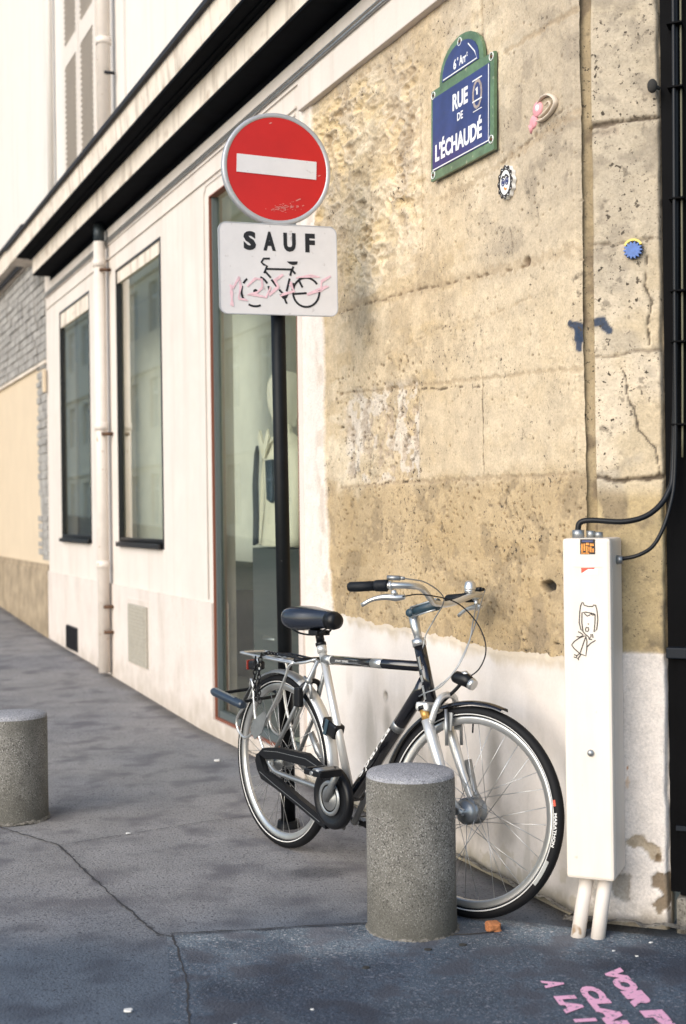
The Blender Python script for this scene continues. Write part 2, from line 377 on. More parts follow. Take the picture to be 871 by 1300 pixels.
# ================================================================== SETTING: pavement
def gz(s): return .0+.272*sst(0, 1, (s-4.2)/13.) * 1.35 if False else np.interp(s, [-60, 4.2, 6.7, 9.3, 12.6, 60], [0, 0, .072, .14, .27, 1.6])
s_ax = np.concatenate([np.linspace(-150, -32, 6), np.linspace(-30, -2.5, 20), np.arange(-2.4, 6, .04), np.arange(6, 14, .2), np.linspace(14.5, 60, 30), np.linspace(75, 200, 6)])
d_ax = np.concatenate([np.linspace(-150, -7, 10), np.linspace(-6, -.5, 10), np.arange(-.45, 3.2, .04), np.linspace(3.4, 40, 40), np.linspace(50, 200, 8)])
S_, D_ = np.meshgrid(s_ax, d_ax)
rel = fbm(S_, D_, 1.3, 5, 4)-.5
und = np.where((S_ < 8) & (D_ < 4), rel*.012, 0)
PX = C0.x+W.x*S_+N.x*D_; PY = C0.y+W.y*S_+N.y*D_; PZ = gz(S_)+und*sst(0, .3, D_)
near_shade = sst(4.75, 3.9, PY+.7*(fbm(PX, PY, .9, 461, 4)-.5)+.25*(fbm(PX, PY, 5, 465, 4)-.5))   # blue grey shade painted into the colour of the nearest asphalt
blot = fbm(PX, PY, 1.1, 471, 5); CP = np.ones(PX.shape+(3,)); CP = mixc(CP, [.86, .88, .92], sst(.45, .68, blot)); CP = mixc(CP, [.30, .42, .58], near_shade*.9)
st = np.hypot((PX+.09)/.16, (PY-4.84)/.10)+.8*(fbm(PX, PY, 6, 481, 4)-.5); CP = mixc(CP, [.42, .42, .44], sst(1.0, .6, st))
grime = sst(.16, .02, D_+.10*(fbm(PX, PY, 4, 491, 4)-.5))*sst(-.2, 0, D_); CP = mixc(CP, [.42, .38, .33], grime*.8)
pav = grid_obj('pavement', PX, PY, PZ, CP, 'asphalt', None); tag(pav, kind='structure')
def sheet(name, poly, m, z, kind='structure', sub=.05):
    b = B(); P = [b.bm.verts.new((x, y, 0)) for x, y in poly]; b.bm.faces.new(P)
    return b, P
def gh(x, y):
    P = Vector((x, y, 0))-C0; s = P.dot(W); d = P.dot(N)
    s1 = np.array([s]); d1 = np.array([d])
    u = (fbm(s1, d1, 1.3, 5, 4)[0]-.5)*.012 if (s < 8 and d < 4) else 0
    return float(np.interp(s, [-60, 4.2, 6.7, 9.3, 12.6, 60], [0, 0, .072, .14, .27, 1.6]))+u*float(sst(0, .3, np.array([d]))[0])
# newer asphalt patch, its edge ragged, draped on the ground
def lerp_edges(A, Bq, n, m):
    """quad patch between polyline A (far) and polyline B (near)"""
    def res(P, n):
        P = [Vector(p) for p in P]; L = [0]
        for a, b in zip(P[:-1], P[1:]): L.append(L[-1]+(b-a).length)
        out = []
        for k in range(n+1):
            t = L[-1]*k/n; j = max(i for i in range(len(L)) if L[i] <= t+1e-9); j = min(j, len(P)-2)
            f = (t-L[j])/(L[j+1]-L[j]); out.append(P[j].lerp(P[j+1], f))
        return out
    a, b = res(A, n), res(Bq, n); return [[a[i].lerp(b[i], k/m) for i in range(n+1)] for k in range(m+1)]
rows = lerp_edges([(-.58, 4.146), (-.35, 4.17), (-.057, 4.202), (.25, 4.235), (.52, 4.25), (.75, 4.15), (1.0, 4.06), (1.6, 3.9)],
                  [(-.18, 1.6), (.3, 1.6), (1.1, 1.6), (2.4, 1.6)], 70, 70)
b = B(); ca = b.bm.verts.layers.float_color.new('Col'); V = [[b.bm.verts.new((p.x+random.uniform(-.004, .004)*(k == 0), p.y+random.uniform(-.006, .006)*(k == 0), gh(p.x, p.y)+(.004 if k else .001))) for p in row] for k, row in enumerate(rows)]
for k in range(70):
    for i in range(70): f = b.bm.faces.new([V[k][i], V[k][i+1], V[k+1][i+1], V[k+1][i]]); f.smooth = True
for k, r_ in enumerate(V):
    for v in r_:
        x_, y_ = np.array([v.co.x]), np.array([v.co.y]); f = float(sst(3.80, 4.15, y_+.35*(fbm(x_, y_, 4, 511, 4)-.5))[0])*(.35+.65*float(sst(.42, .6, fbm(x_, y_, 9, 515, 4))[0])); g = float(sst(.5, .62, fbm(x_, y_, 2.6, 521, 5))[0])
        v[ca] = (1+1.6*f-.45*g*(1-f), 1+1.35*f-.42*g*(1-f), 1+1.0*f-.35*g*(1-f), 1)
tag(b.build('pavement_patch', 'asphalt_new'), kind='structure')
def crack(pts, w, name='pavement_joint', lift=.0055, wob=.0035):
    b = B(); P = [Vector(p) for p in pts]; Q = []
    for a, c in zip(P[:-1], P[1:]):
        n = max(2, int((c-a).length/.025))
        for k in range(n): Q.append(a.lerp(c, k/n)+Vector((random.uniform(-wob, wob), random.uniform(-wob, wob))))
    Q.append(P[-1]); rows = []
    for i, q in enumerate(Q):
        d = (Q[min(i+1, len(Q)-1)]-Q[max(i-1, 0)]).normalized(); t = Vector((-d.y, d.x))*w*random.uniform(.3, 1.)/2
        rows.append([b.bm.verts.new((v.x, v.y, gh(v.x, v.y)+lift)) for v in (q-t, q+t)])
    for a, c in zip(rows[:-1], rows[1:]): b.bm.faces.new([a[0], a[1], c[1], c[0]])
    return tag(b.build(name, 'tar'), kind='structure')
crack([(-1.9, 5.95), (-1.499, 5.614), (-1.168, 5.267)], .010)
crack([(-1.168, 5.267), (-1.028, 4.967), (-.609, 4.146), (-.56, 4.12)], .012)
crack([(-.57, 4.15), (-.3, 4.175), (-.057, 4.205), (.2, 4.235)], .014)
crack([(-.56, 4.14), (-.47, 3.75), (-.423, 3.419), (-.3, 2.6)], .008)
crack([(-1.168, 5.267), (-.9, 5.45), (-.651, 5.639), (-.386, 5.77), (.1, 6.0)], .007)
crack([(.15, 4.42), (.3, 4.5), (.36, 4.62)], .005)
# mortar fillet and rubble where the wall meets the pavement
def lumps(name, pts, wd, ht, seed):
    b = B(); rnd = random.Random(seed); P = [Vector(p) for p in pts]; rows = []
    for a, c in zip(P[:-1], P[1:]):
        n = max(2, int((c-a).length/.012)); d = (c-a).normalized(); t = Vector((-d.y, d.x))
        for k in range(n+1):
            q = a.lerp(c, k/n); x1 = np.array([q.x]); y1 = np.array([q.y])
            h = ht*(.35+1.2*float(fbm(x1, y1, 9, seed)[0])); ww = wd*(.5+1.0*float(fbm(x1, y1, 6, seed+3)[0]))
            rows.append([b.bm.verts.new((q.x+t.x*u*ww, q.y+t.y*u*ww, gh(q.x, q.y)+hh*h+rnd.uniform(-.003, .003)*(hh > 0)-.006*(hh == 0))) for u, hh in ((.5, 1), (.25, 1), (0, .75), (-.35, .4), (-.7, .16), (-1, 0))])
    for r0, r1 in zip(rows[:-1], rows[1:]):
        for k in range(5): b.bm.faces.new([r0[k], r0[k+1], r1[k+1], r1[k]])
    return tag(b.build(name, 'mortar'), kind='structure')
def wp(s, d): v = C0+W*s+N*d; return (v.x, v.y)
def cp(x, y): v = FC @ Vector((x, y, 0)); return (v.x, v.y)
lumps('mortar_fillet', [wp(.8, .03), wp(.4, .035), wp(.12, .03), cp(-.02, -.045)], -.06, .035, 3)
lumps('mortar_fillet', [cp(-.05, -.05), cp(.1, -.05), cp(.27, -.05), cp(.5, -.03)], -.13, .045, 8)
lumps('mortar_fillet', [wp(3.3, .02), wp(2.5, .03), wp(1.6, .02), wp(.8, .02)], -.035, .018, 12)

# ================================================================== CORNER BUILDING
cb = thing('corner_building', 'cream shop building with bare limestone wall, black soffit and tall display windows', 'building', C0, AW)
# --- limestone wall (x = -s)
DX = .0045
xa = np.arange(-2.50, .001, DX); za = np.arange(0, 3.66, DX)
XX, ZZ = np.meshgrid(xa, za)
zb = .852+.012*np.sin(XX*2.1)+.020*(fbm(XX*1.0, XX*0+3, 9, 91, 6, .65)-.5)*2   # top of the plastered base
# keep two meshes: warp rows
def stone_fields(X, Z):
    s = -X
    h = (fbm(X, Z, 1.6, 11, 5)-.5)*.016+(fbm(X, Z, 22, 31, 4)-.5)*.005
    n1 = fbm(X, Z, 2.0, 41, 5); n2 = fbm(X*.6, Z*2.2, 6, 51, 5); n3 = fbm(X, Z, 30, 61, 3); n4 = fbm(X*1.0, Z*1.0, 11, 66, 4)
    C = np.ones(X.shape+(3,))*np.array([.55, .435, .285])
    C = mixc(C, [.66, .555, .40], sst(.42, .60, n1)); C = mixc(C, [.50, .38, .225], sst(.50, .66, n2)*.7)
    C = mixc(C, [.60, .485, .33], sst(.45, .6, n4)*.5)
    n5 = fbm(X, Z, 7, 441, 6, .62); C = mixc(C, [.38, .30, .20], sst(.53, .64, n5)*.5); n6 = fbm(X, Z, 45, 451, 3); C = C*(1+(n6-.5)[..., None]*.30); h += (n6-.5)*.0035
    # smoother pale dressed part in the middle / right
    f = sst(1.0, .55, s)*sst(1.3, 1.6, Z)*sst(3.4, 2.9, Z); C = mixc(C, [.64, .535, .39], f*.45)
    # greyish wash high up
    f = sst(.48, .62, fbm(X*1.6, Z*.5, 3, 71, 4))*sst(2.2, 2.9, Z); C = mixc(C, [.44, .375, .295], f*.5); f = sst(.75, .35, s+.5*(n1-.5))*sst(2.0, 2.5, Z+.5*(n2-.5)); C = mixc(C, [.42, .35, .26], f*.75); f = f*sst(.5, .6, n5); C = mixc(C, [.27, .225, .17], f*.5)
    # rougher eroded upper left
    er = sst(1.0, 1.35, s)*sst(2.15, 2.6, Z)*sst(3.35, 3.2, Z)*(.5+.5*sst(.40, .55, fbm(X, Z, 3, 77, 3)))
    rr = fbm(X*.8+Z*.35, Z*1.5, 14, 81, 5); h += er*(np.abs(rr-.5)*-.10+.012)
    C = mixc(C, [.62, .47, .25], er*sst(.5, .62, rr)*.6); C = mixc(C, [.27, .19, .10], er*sst(.40, .33, rr)*.7)
    # darker tan, pitted band above the base
    band = sst(1.52, 1.41, Z+.16*(fbm(X, Z, 5, 531, 5)-.5)); band = np.clip(band*(.55+.75*fbm(X, Z, 2.2, 535, 3)), 0, 1); C = mixc(C, [.42, .305, .165], band*(.7+.25*sst(.4, .6, n1)))
    C = mixc(C, [.50, .38, .23], band*sst(.50, .62, n2)*.6); gsb = band*sst(.52, .60, fbm(X, Z, 8, 501, 6, .62)); C = mixc(C, [.22, .17, .11], gsb*.45); h -= gsb*.004
    # grey soot near the bottom of the stone, to the right
    f = band*sst(.75, .2, s)*sst(1.22, .95, Z+.1*(n1-.5)); C = mixc(C, [.26, .20, .13], f*sst(.42, .6, n4)*.8)
    # eroded patch with white lime
    pt = sst(1.16, 1.22, s)*sst(1.97, 1.9, s)*sst(1.45, 1.5, Z)*sst(1.93, 1.86, Z+.03*n3)
    rp = fbm(X, Z, 17, 101, 5); h += pt*(-.012-.05*np.clip(.5-rp, 0, 1)); C = mixc(C, [.66, .60, .53], pt*sst(.50, .54, fbm(X, Z, 11, 103, 5))*.6); C = mixc(C, [.40, .32, .24], pt*sst(.46, .40, rp)*.7)
    # pale repaired block
    blk = sst(.635, .65, s)*sst(1.185, 1.17, s)*sst(1.47, 1.49, Z)*sst(1.83, 1.81, Z); C = mixc(C, [.58, .47, .33], blk*.35); h *= (1-blk*.7)
    # joints
    j = 9
    wob = (fbm(X, Z, 14, 111, 4)-.5)*.022
    def joint(pts, w, dep, col, strength=1., brk=.5):
        nonlocal h, C
        d = segd(X+wob, Z+wob*.7, pts)+(fbm(X, Z, 60, 117, 3)-.5)*w*1.6; k = sst(w*.75, w*.2, d)*(sst(brk-.03, brk+.03, fbm(X, Z, 32, 113+int(w*1e4), 4)) if brk > 0 else 1)
        h = h-k*dep*.5; C = mixc(C, col, k*strength)
    dk = [.07, .05, .032]; md = [.36, .27, .17]
    joint([(-2.0, 2.275), (-1.15, 2.245), (-.34, 2.193)], .0075, .012, dk, .95, .50)
    joint([(-2.0, 2.29), (-.34, 2.2), (0, 2.19)], .035, .003, md, .5, 0)
    joint([(-2.0, 1.895), (-1.2, 1.855), (-.64, 1.83), (0, 1.80)], .014, .005, md, .55, 0)
    joint([(-1.18, 1.84), (-.64, 1.80)], .006, .008, dk, .8, .48)
    joint([(-.645, 1.87), (-.648, 1.48)], .006, .010, dk, .9, .30)
    joint([(-1.187, 1.87), (-1.187, 1.46)], .010, .016, dk, .8, .40)
    joint([(-2.0, 1.455), (-1.19, 1.46), (0, 1.455)], .016, .006, md, .6, 0)
    joint([(-1.75, 1.462), (-1.19, 1.465)], .008, .012, dk, .9, .45)
    joint([(-.30, 1.46), (-.31, 1.38), (-.27, 1.28)], .006, .012, dk, .8, .4)
    joint([(-.50, 2.585), (-.3, 2.62), (-.12, 2.66), (0, 2.67)], .010, .010, dk, .55, .5)
    joint([(-.95, 2.56), (-.5, 2.585), (0, 2.64)], .03, .004, md, .5, 0)
    joint([(-.45, 2.98), (0, 2.97)], .018, .006, md, .6, 0)
    joint([(-1.12, 2.98), (-1.12, 2.4)], .012, .005, md, .45, 0)
    joint([(-.62, 3.4), (-.61, 3.0)], .015, .005, md, .5, 0)
    joint([(-.42, 2.35), (-.415, 2.2)], .01, .006, dk, .5, .5)
    joint([(-1.5, 2.02), (-1.0, 2.06), (-.5, 2.06), (-.25, 2.08)], .008, .005, md, .5, .45)
    # pits
    rs = np.random.RandomState(5)
    def pits(n, x0, x1, z0, z1, r0, r1, dep):
        nonlocal h, C
        for _ in range(n):
            px, pz, r = rs.uniform(x0, x1), rs.uniform(z0, z1), rs.uniform(r0, r1)
            i0, i1 = np.searchsorted(xa, px-4*r), np.searchsorted(xa, px+4*r)
            zc = Z[:, 0]; k0, k1 = np.searchsorted(zc, pz-4*r), np.searchsorted(zc, pz+4*r)
            if i1 <= i0 or k1 <= k0: continue
            sx, szz = rs.uniform(.8, 1.8), rs.uniform(.7, 1.1)
            d = np.hypot((X[k0:k1, i0:i1]-px)/sx, (Z[k0:k1, i0:i1]-pz)/szz); k = sst(r, r*.35, d)
            h[k0:k1, i0:i1] -= k*dep; C[k0:k1, i0:i1] = mixc(C[k0:k1, i0:i1], [.045, .035, .025], k*rs.uniform(.6, 1))
    pits(700, -2.05, 0, .87, 1.46, .002, .008, .012)
    pits(260, -2.05, -1.15, 1.46, 2.0, .003, .010, .012)
    pits(230, -1.9, 0, 1.46, 2.3, .002, .006, .010)
    pits(260, -1.9, 0, 2.3, 3.3, .002, .007, .010)
    # deep hole near the box
    d = np.hypot((X+.215)/1.9, (Z-1.078)/.75); k = sst(.030, .016, d+.010*(n3-.5)*2); h -= k*.03; C = mixc(C, [.03, .025, .02], k)
    # soft blob stain at mid joint
    d = np.hypot(X+.32, (Z-2.205)*1.3); k = sst(.03, .012, d); C = mixc(C, [.12, .08, .05], k*.9); h -= k*.015
    # blue spray marks by the groove
    for (pts, w_) in (([(-.055, 1.955), (-.01, 1.935), (.0, 1.90)], .014), ([(-.02, 1.93), (-.01, 1.86)], .008)):
        d = segd(X, Z, pts); k = sst(w_, w_*.6, d+.02*(n3-.5)); C = mixc(C, [.03, .05, .09], k*.95)
    # window-side plaster strip
    ed = 2.19+.07*(fbm(X*0+3, Z, 3, 121, 5)-.5)*2+.10*sst(2.3, 3.2, Z)-.07*sst(1.5, .9, Z)
    k = sst(ed-.012, ed+.012, s); C = mixc(C, [.72, .655, .59], k); h = h*(1-k)+k*(.010)
    k2 = sst(.08, .0, np.abs(s-ed-.05))*sst(.47, .56, fbm(X, Z, 10, 131, 4)); C = mixc(C, [.54, .44, .34], k2*.6)
    C = C*(1+(n3-.5)[..., None]*.22)
    A = (1-k*.9)*(.35+.65*np.clip(band+pt+er*.6+sst(.52, .60, n5), 0, 1)*sst(.38, .56, fbm(X, Z, 4, 541, 4)))
    return h, C, A
t = np.linspace(0, 1, 500)[:, None]
Xs = np.repeat(xa[None, :], 500, 0); Zs = zb[0][None, :]*(1-t)+3.66*t
# resample on regular rows for pits: use regular grid from .80 up, hide lower rows behind the base
ks = za > .80; Xs, Zs = XX[ks], ZZ[ks]
hh, Cs, As = stone_fields(Xs, Zs)
edge = sst(0, .02, -Xs)    # round the arris at the groove
grid_obj('stone_wall', Xs, -hh-.0+(1-edge)*.02, Zs, np.clip(Cs, .01, .9), 'stone', cb, As)
# --- plaster base, proud of the stone
nr = 150; t = np.linspace(0, 1, nr)[:, None]; xb = xa
Zb = (-.05)*(1-t)+zb[0][None, :]*t; Xb = np.repeat(xb[None, :], nr, 0)
n1 = fbm(Xb, Zb, 2.5, 201, 5); n2 = fbm(Xb*3, Zb*.8, 4, 211, 5); n3 = fbm(Xb, Zb, 18, 221, 4)
Cb = np.ones(Xb.shape+(3,))*np.array([.74, .68, .625])
Cb = mixc(Cb, [.62, .555, .49], sst(.45, .65, n1)*.6)
Cb = mixc(Cb, [.46, .42, .36], sst(.54, .68, n2)*.55*sst(.75, .35, Zb))
for (px, pz, rx, rz, a) in ((-1.504, .545, .03, .03, .65), (-1.49, .44, .05, .08, .45), (-1.40, .30, .12, .12, .35), (-.57, .42, .07, .26, .55), (-.50, .20, .12, .14, .5), (-1.7, .38, .10, .18, .25), (-.75, .18, .2, .12, .5), (-.1, .2, .1, .2, .4)):
    d = np.hypot((Xb-px)/rx, (Zb-pz)/rz)+.7*(n1-.5)+.5*(n3-.5); Cb = mixc(Cb, [.25, .225, .19], sst(1.25, .2, d)*min(1, a*1.35))
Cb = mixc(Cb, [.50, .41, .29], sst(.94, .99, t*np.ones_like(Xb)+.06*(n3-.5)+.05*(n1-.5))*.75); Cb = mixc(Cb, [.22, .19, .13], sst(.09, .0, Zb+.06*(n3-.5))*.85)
Cb = mixc(Cb, [.35, .30, .2], sst(.58, .66, n3)*sst(.25, .05, Zb)*.5)
hb = .012+(n1-.5)*.012+(n3-.5)*.003-sst(.985, 1.0, t)*.012*np.ones_like(Xb)+sst(.35, .0, Zb)*.012*fbm(Xb, Zb, 3, 231, 3)
d = np.hypot((Xb+1.504), (Zb-.545)); hb -= sst(.022, .008, d)*.012
grid_obj('plaster_base', Xb, -hb+sst(-.012, 0, Xb)*.015, Zb, np.clip(Cb, .01, .9), 'plaster', cb)
# --- smooth lintel beam and band above the stone
b = B(); b.box(-2.40, .03, -.035, .05, 3.325, 3.47, .004); b.build('lintel_beam', 'render', cb)
b = B(); b.box(-9.3, .03, -.022, .05, 3.472, 3.70); b.build('wall_band', 'render', cb)
# --- shop wall with openings
OP = [(-3.95, -2.50, .10, 3.26), (-6.36, -5.05, 1.10, 3.24), (-8.62, -7.33, 1.10, 3.24)]
b = B(); xs = sorted({-9.3, -2.46}|{v for o in OP for v in o[:2]})
def wallcells(b, x0, x1, z0, z1, y0=-.012, y1=.13):
    ops = [o for o in OP if o[0] < x1 and o[1] > x0]
    X = sorted({x0, x1}|{min(max(v, x0), x1) for o in ops for v in o[:2]}); Z = sorted({z0, z1}|{min(max(v, z0), z1) for o in ops for v in o[2:]})
    for i in range(len(X)-1):
        for k in range(len(Z)-1):
            cx, cz = (X[i]+X[i+1])/2, (Z[k]+Z[k+1])/2
            if any(o[0] < cx < o[1] and o[2] < cz < o[3] for o in ops): continue
            b.box(X[i], X[i+1], y0, y1, Z[k], Z[k+1])
wallcells(b, -9.3, -2.44, .80, 3.474)
bmesh.ops.remove_doubles(b.bm, verts=b.bm.verts[:], dist=1e-5)
b.build('shop_wall', 'render', cb)
b = B(); wallcells(b, -9.3, -2.44, -.1, .80, -.026, .13); b.build('shop_plinth', 'render_low', cb)
b = B(); 
for (x0, x1, z0, z1) in OP[:1]:
    b.tube([(x0-.09, -.014, .82), (x0-.09, -.014, z1+.02), (x0-.04, -.014, z1+.075), (x1+.02, -.014, z1+.075)], .008, 6)
b.box(-9.28, -2.46, -.024, -.011, 3.36, 3.372)
b.build('moulding', 'render', cb)
# --- display windows
def window(x0, x1, z0, z1, outer, fw, depth, glass, head=0.):
    f = B()
    for (a, c, e, g) in ((x0, x0+fw, z0, z1), (x1-fw, x1, z0, z1), (x0+fw, x1-fw, z1-fw, z1), (x0+fw, x1-fw, z0, z0+(fw*1.6 if outer == 'redframe' else .055))):
        f.box(a+.0005, c-.0005, -.014 if outer == 'redframe' else -.016, depth+.012, e, g, .002)
    fr = f.build('display_window', outer, cb)
    if head:
        B().box(x0+fw, x1-fw, -.006, depth, z1-fw-head, z1-fw).build('head_panel', 'fascia', fr)
    t = B()
    for (a, c, e, g) in ((x0+fw, x0+fw+(.024 if outer == 'redframe' else .010), z0+fw*1.6, z1-fw-head), (x1-fw-.010, x1-fw, z0+fw*1.6, z1-fw-head), (x0+fw+.036, x1-fw-.011, z0+fw*1.6, z0+fw*1.6+.04)):
        t.box(a, c, depth-.02, depth+.02, e, g)
    t.build('inner_frame', 'steel_trim' if outer == 'redframe' else 'frame', fr)
    q = B(); q.bm.faces.new([q.bm.verts.new(v) for v in ((x0+fw*.5, depth+.006, z0+fw*.5), (x1-fw*.5, depth+.006, z0+fw*.5), (x1-fw*.5, depth+.006, z1-fw*.5), (x0+fw*.5, depth+.006, z1-fw*.5))])
    q.build('pane', glass, fr, recalc=False)
    return fr
window(*OP[0], 'redframe', .009, .022, 'glass')
w2 = window(*OP[1], 'frame', .018, .004, 'glass2', .09)
w1 = window(*OP[2], 'frame', .018, .004, 'glass2', .13)
for w_, o in ((w2, OP[1]), (w1, OP[2])):
    B().box(o[0]+.03, o[1]-.03, -.05, -.031, o[2]+.0, o[2]+.035, .003).build('sill', 'frame', w_)
# shop interior
B().box(-9.6, -2.47, .80, .85, 0, 3.4).build('interior_back', 'backdrop', cb); B().box(-9.6, -2.44, .13, .799, .04, .10).build('window_floor', 'backdrop', cb); B().box(-9.65, -2.42, .1305, .85, 3.402, 3.45).build('interior_ceiling', 'backdrop', cb); B().box(-9.65, -9.601, .31, .85, 0, 3.4).build('partition', 'backdrop', cb); B().box(-2.46, -2.42, .051, .80, .11, 3.4).build('partition', 'backdrop', cb)
b = B(); b.box(-9.2, -4.31, .131, .60, .85, 1.0); b.build('interior_ledge', 'darkint', cb)
# --- vents
b = B(); b.box(-5.99, -5.46, -.045, -.02, .245, .68, .003)
for k in range(16): b.bar((-5.96, -.047, .27+k*.026), (-5.49, -.047, .27+k*.026), .006, .012)
b.build('air_vent', mat('vent grey', (.37, .34, .28), .7, var=.1, vscale=30), cb)
B().box(-6.06, -5.40, -.030, -.02, .20, .225, .002).box(-6.06, -5.40, -.030, -.02, .70, .725, .002).box(-6.06, -6.02, -.030, -.02, .225, .70).box(-5.44, -5.40, -.030, -.02, .225, .70).build('vent_surround', 'render_low', cb)
b = B(); b.box(-8.38, -7.9, -.034, -.02, .13, .345)
for k in range(9): b.box(-8.36+k*.052, -8.35+k*.052, -.044, -.034, .14, .335)
b.build('cellar_grille', 'zinc', cb)
# --- cornice: lower fascia with black soffit, upper fascia, zinc edge
b = B(); b.prism([(-.19, 3.655), (-.19, 3.815), (.05, 3.815), (.05, 3.655)], -9.0, .08, 'YZ'); b.build('lower_fascia', 'fascia', cb)
b = B(); b.box(-9.0, .08, -.187, .0, 3.640, 3.6548); b.box(-8.995, .08, -.024, -.002, 3.60, 3.64); b.build('soffit', 'blackpaint', cb)  # narrow black strip on the wall paints the shadow below the soffit
b = B(); b.box(-9.1, .08, -.322, -.0, 3.817, 3.832)
for i, (dy, z) in enumerate(((-.215, 3.800), (-.245, 3.808))): b.box(-9.05, .08, dy, -.188, z, 3.817)
b.build('upper_soffit', 'blackpaint', cb)
b = B(); b.prism([(-.325, 3.833), (-.335, 3.985), (.05, 3.985), (.05, 3.833)], -9.6, .08, 'YZ'); b.build('upper_fascia', 'fascia', cb)
b = B(); b.prism([(-.365, 3.975), (-.365, 4.004), (-.1, 4.07), (.02, 4.09), (.02, 3.986), (-.335, 3.9865), (-.345, 3.975)], -9.6, .08, 'YZ'); b.build('zinc_flashing', 'zinc', cb)
b = B(); b.box(-9.3, .05, -.0, .3, 4.0, 10.5); b.build('upper_wall', 'render_up', cb)
b = B(); b.box(-6.05, -5.98, -.02, .0, 4.05, 10.4); b.build('pilaster_strip', 'render_up', cb)
# --- shutters upstairs
for (x0, x1) in ((-7.42, -6.78), (-8.08, -7.44)):
    f = B()
    for (a, c, e, g) in ((x0, x0+.09, 4.2, 6.9), (x1-.09, x1, 4.2, 6.9), (x0+.09, x1-.09, 4.2, 4.34), (x0+.09, x1-.09, 5.32, 5.5), (x0+.09, x1-.09, 6.78, 6.9)): f.box(a, c, -.055, -.015, e, g)
    f.box(x0+.09, x1-.09, -.02, -.012, 4.34, 6.78)
    sh = f.build('shutter', 'slat', cb)
    for (za_, zb_) in ((4.36, 5.30), (5.52, 6.76)):
        b = B(); z = za_
        while z < zb_: b.bar((x0+.09, -.046, z), (x1-.09, -.046, z), .044, .006, (0, .6, .8)); z += .046
        b.build('louvres', 'slat', sh)
    B().box(x0+.092, x1-.092, -.026, -.0205, 4.34, 5.31).build('louvre_gap', 'slatdark', sh); B().box(x0+.092, x1-.092, -.026, -.0205, 5.5, 6.78).build('louvre_gap', 'slatdark', sh)
# --- downpipe
pp = B(); pp.tube([(-6.60, -.085, .10), (-6.60, -.085, 3.50)], .046, 14); p_ = pp.build('downpipe', 'pipe', cb)
for z in (3.33, 2.04, .95): B().tube([(-6.60, -.085, z-.03), (-6.60, -.085, z+.03)], .053, 14).build('pipe_collar', 'pipe', p_)
for z in (3.27, 1.98, .62, .42): B().tube([(-6.54, -.10, z), (-6.52, -.01, z)], .014, 8).build('bracket', 'rust', p_)
b = B(); b.tube([(-6.60, -.085, 3.50), (-6.60, -.085, 3.639)], .042, 12); b.build('pipe_neck', 'pipedark', p_)
pp = B(); pp.tube([(-6.34, -.09, 4.10), (-6.34, -.09, 8)], .052, 14); p_ = pp.build('downpipe', 'pipe', cb)
for z in (5.0, 6.4): B().tube([(-6.34, -.09, z-.03), (-6.34, -.09, z+.02)], .060, 14).build('pipe_collar', 'pipe', p_)
B().tube([(-6.34, -.09, 4.02), (-6.34, -.10, 4.20), (-6.34, -.09, 4.26)], [.075, .065, .056], 12).build('pipe_shoe', 'zinc', p_); B().tube([(-6.28, -.02, 4.74), (-6.28, -.1, 4.74)], .012, 6).build('bracket', 'zinc', p_)

# --- chamfered corner pier (own local frame through a rotated part)
RC = Matrix.Rotation(AC-AW, 4, 'Z')     # chamfer frame -> building frame
xc = np.arange(0, .2701, .005); zc = np.arange(-.05, 3.7, .0055)
XC, ZC = np.meshgrid(xc, zc)
n1 = fbm(XC, ZC, 4, 301, 5); n3 = fbm(XC, ZC, 26, 311, 4); n4 = fbm(XC, ZC, 9, 321, 5)
Cc = np.ones(XC.shape+(3,))*np.array([.53, .43, .29]); Cc = mixc(Cc, [.61, .51, .375], sst(.45, .62, n1)); Cc = mixc(Cc, [.33, .285, .225], sst(.50, .66, n4)*.5); Cc = mixc(Cc, [.42, .355, .265], sst(1.9, 2.3, ZC+.5*(n1-.5))*.7); Cc = mixc(Cc, [.25, .21, .16], sst(.52, .62, fbm(XC, ZC, 13, 361, 5))*sst(1.8, 2.2, ZC)*.5)
hc = (n1-.5)*.02+(n3-.5)*.007
def jn(pts, w_, dep, col, st, X=XC, Z=ZC):
    global hc, Cc
    wob = (fbm(X, Z, 16, 331, 4)-.5)*.02
    d = segd(X+wob, Z+wob, pts)+(fbm(X, Z, 60, 337, 3)-.5)*w_*1.8; k = sst(w_, w_*.3, d); hc = hc-k*dep; Cc = mixc(Cc, col, k*st)
for z in (3.02, 2.585, 2.195, 1.84, 1.438): 
    jn([(.05, z), (.12, z-.006), (.19, z+.004), (.262, z+.002)], .010 if z in (2.585, 1.438) else .005, .012 if z in (2.585, 1.438) else .006, [.07, .05, .035], .9 if z in (2.585, 1.438) else .55)
jn([(.13, 1.80), (.16, 1.70), (.185, 1.60), (.24, 1.52), (.25, 1.45)], .004, .006, [.06, .05, .04], .9)
jn([(.225, 2.15), (.21, 2.05), (.235, 2.0), (.215, 1.92), (.22, 1.86)], .004, .008, [.05, .04, .03], .9)
jn([(.06, 2.56), (.12, 2.56)], .02, .004, [.30, .24, .18], .6)
lo = sst(1.42, 1.36, ZC)*sst(.85, .9, ZC); Cc = mixc(Cc, [.44, .33, .17], lo*.8); Cc = mixc(Cc, [.22, .17, .11], lo*sst(.50, .62, n4)*.8); Cc = mixc(Cc, [.15, .12, .08], sst(.97, .9, ZC)*sst(.87, .9, ZC)*sst(.42, .55, n3)*.7)
bs = sst(.880, .872, ZC+.01*(n3-.5)); Cc = mixc(Cc, [.71, .645, .585], bs); hc = hc*(1-bs*.6)+bs*.008
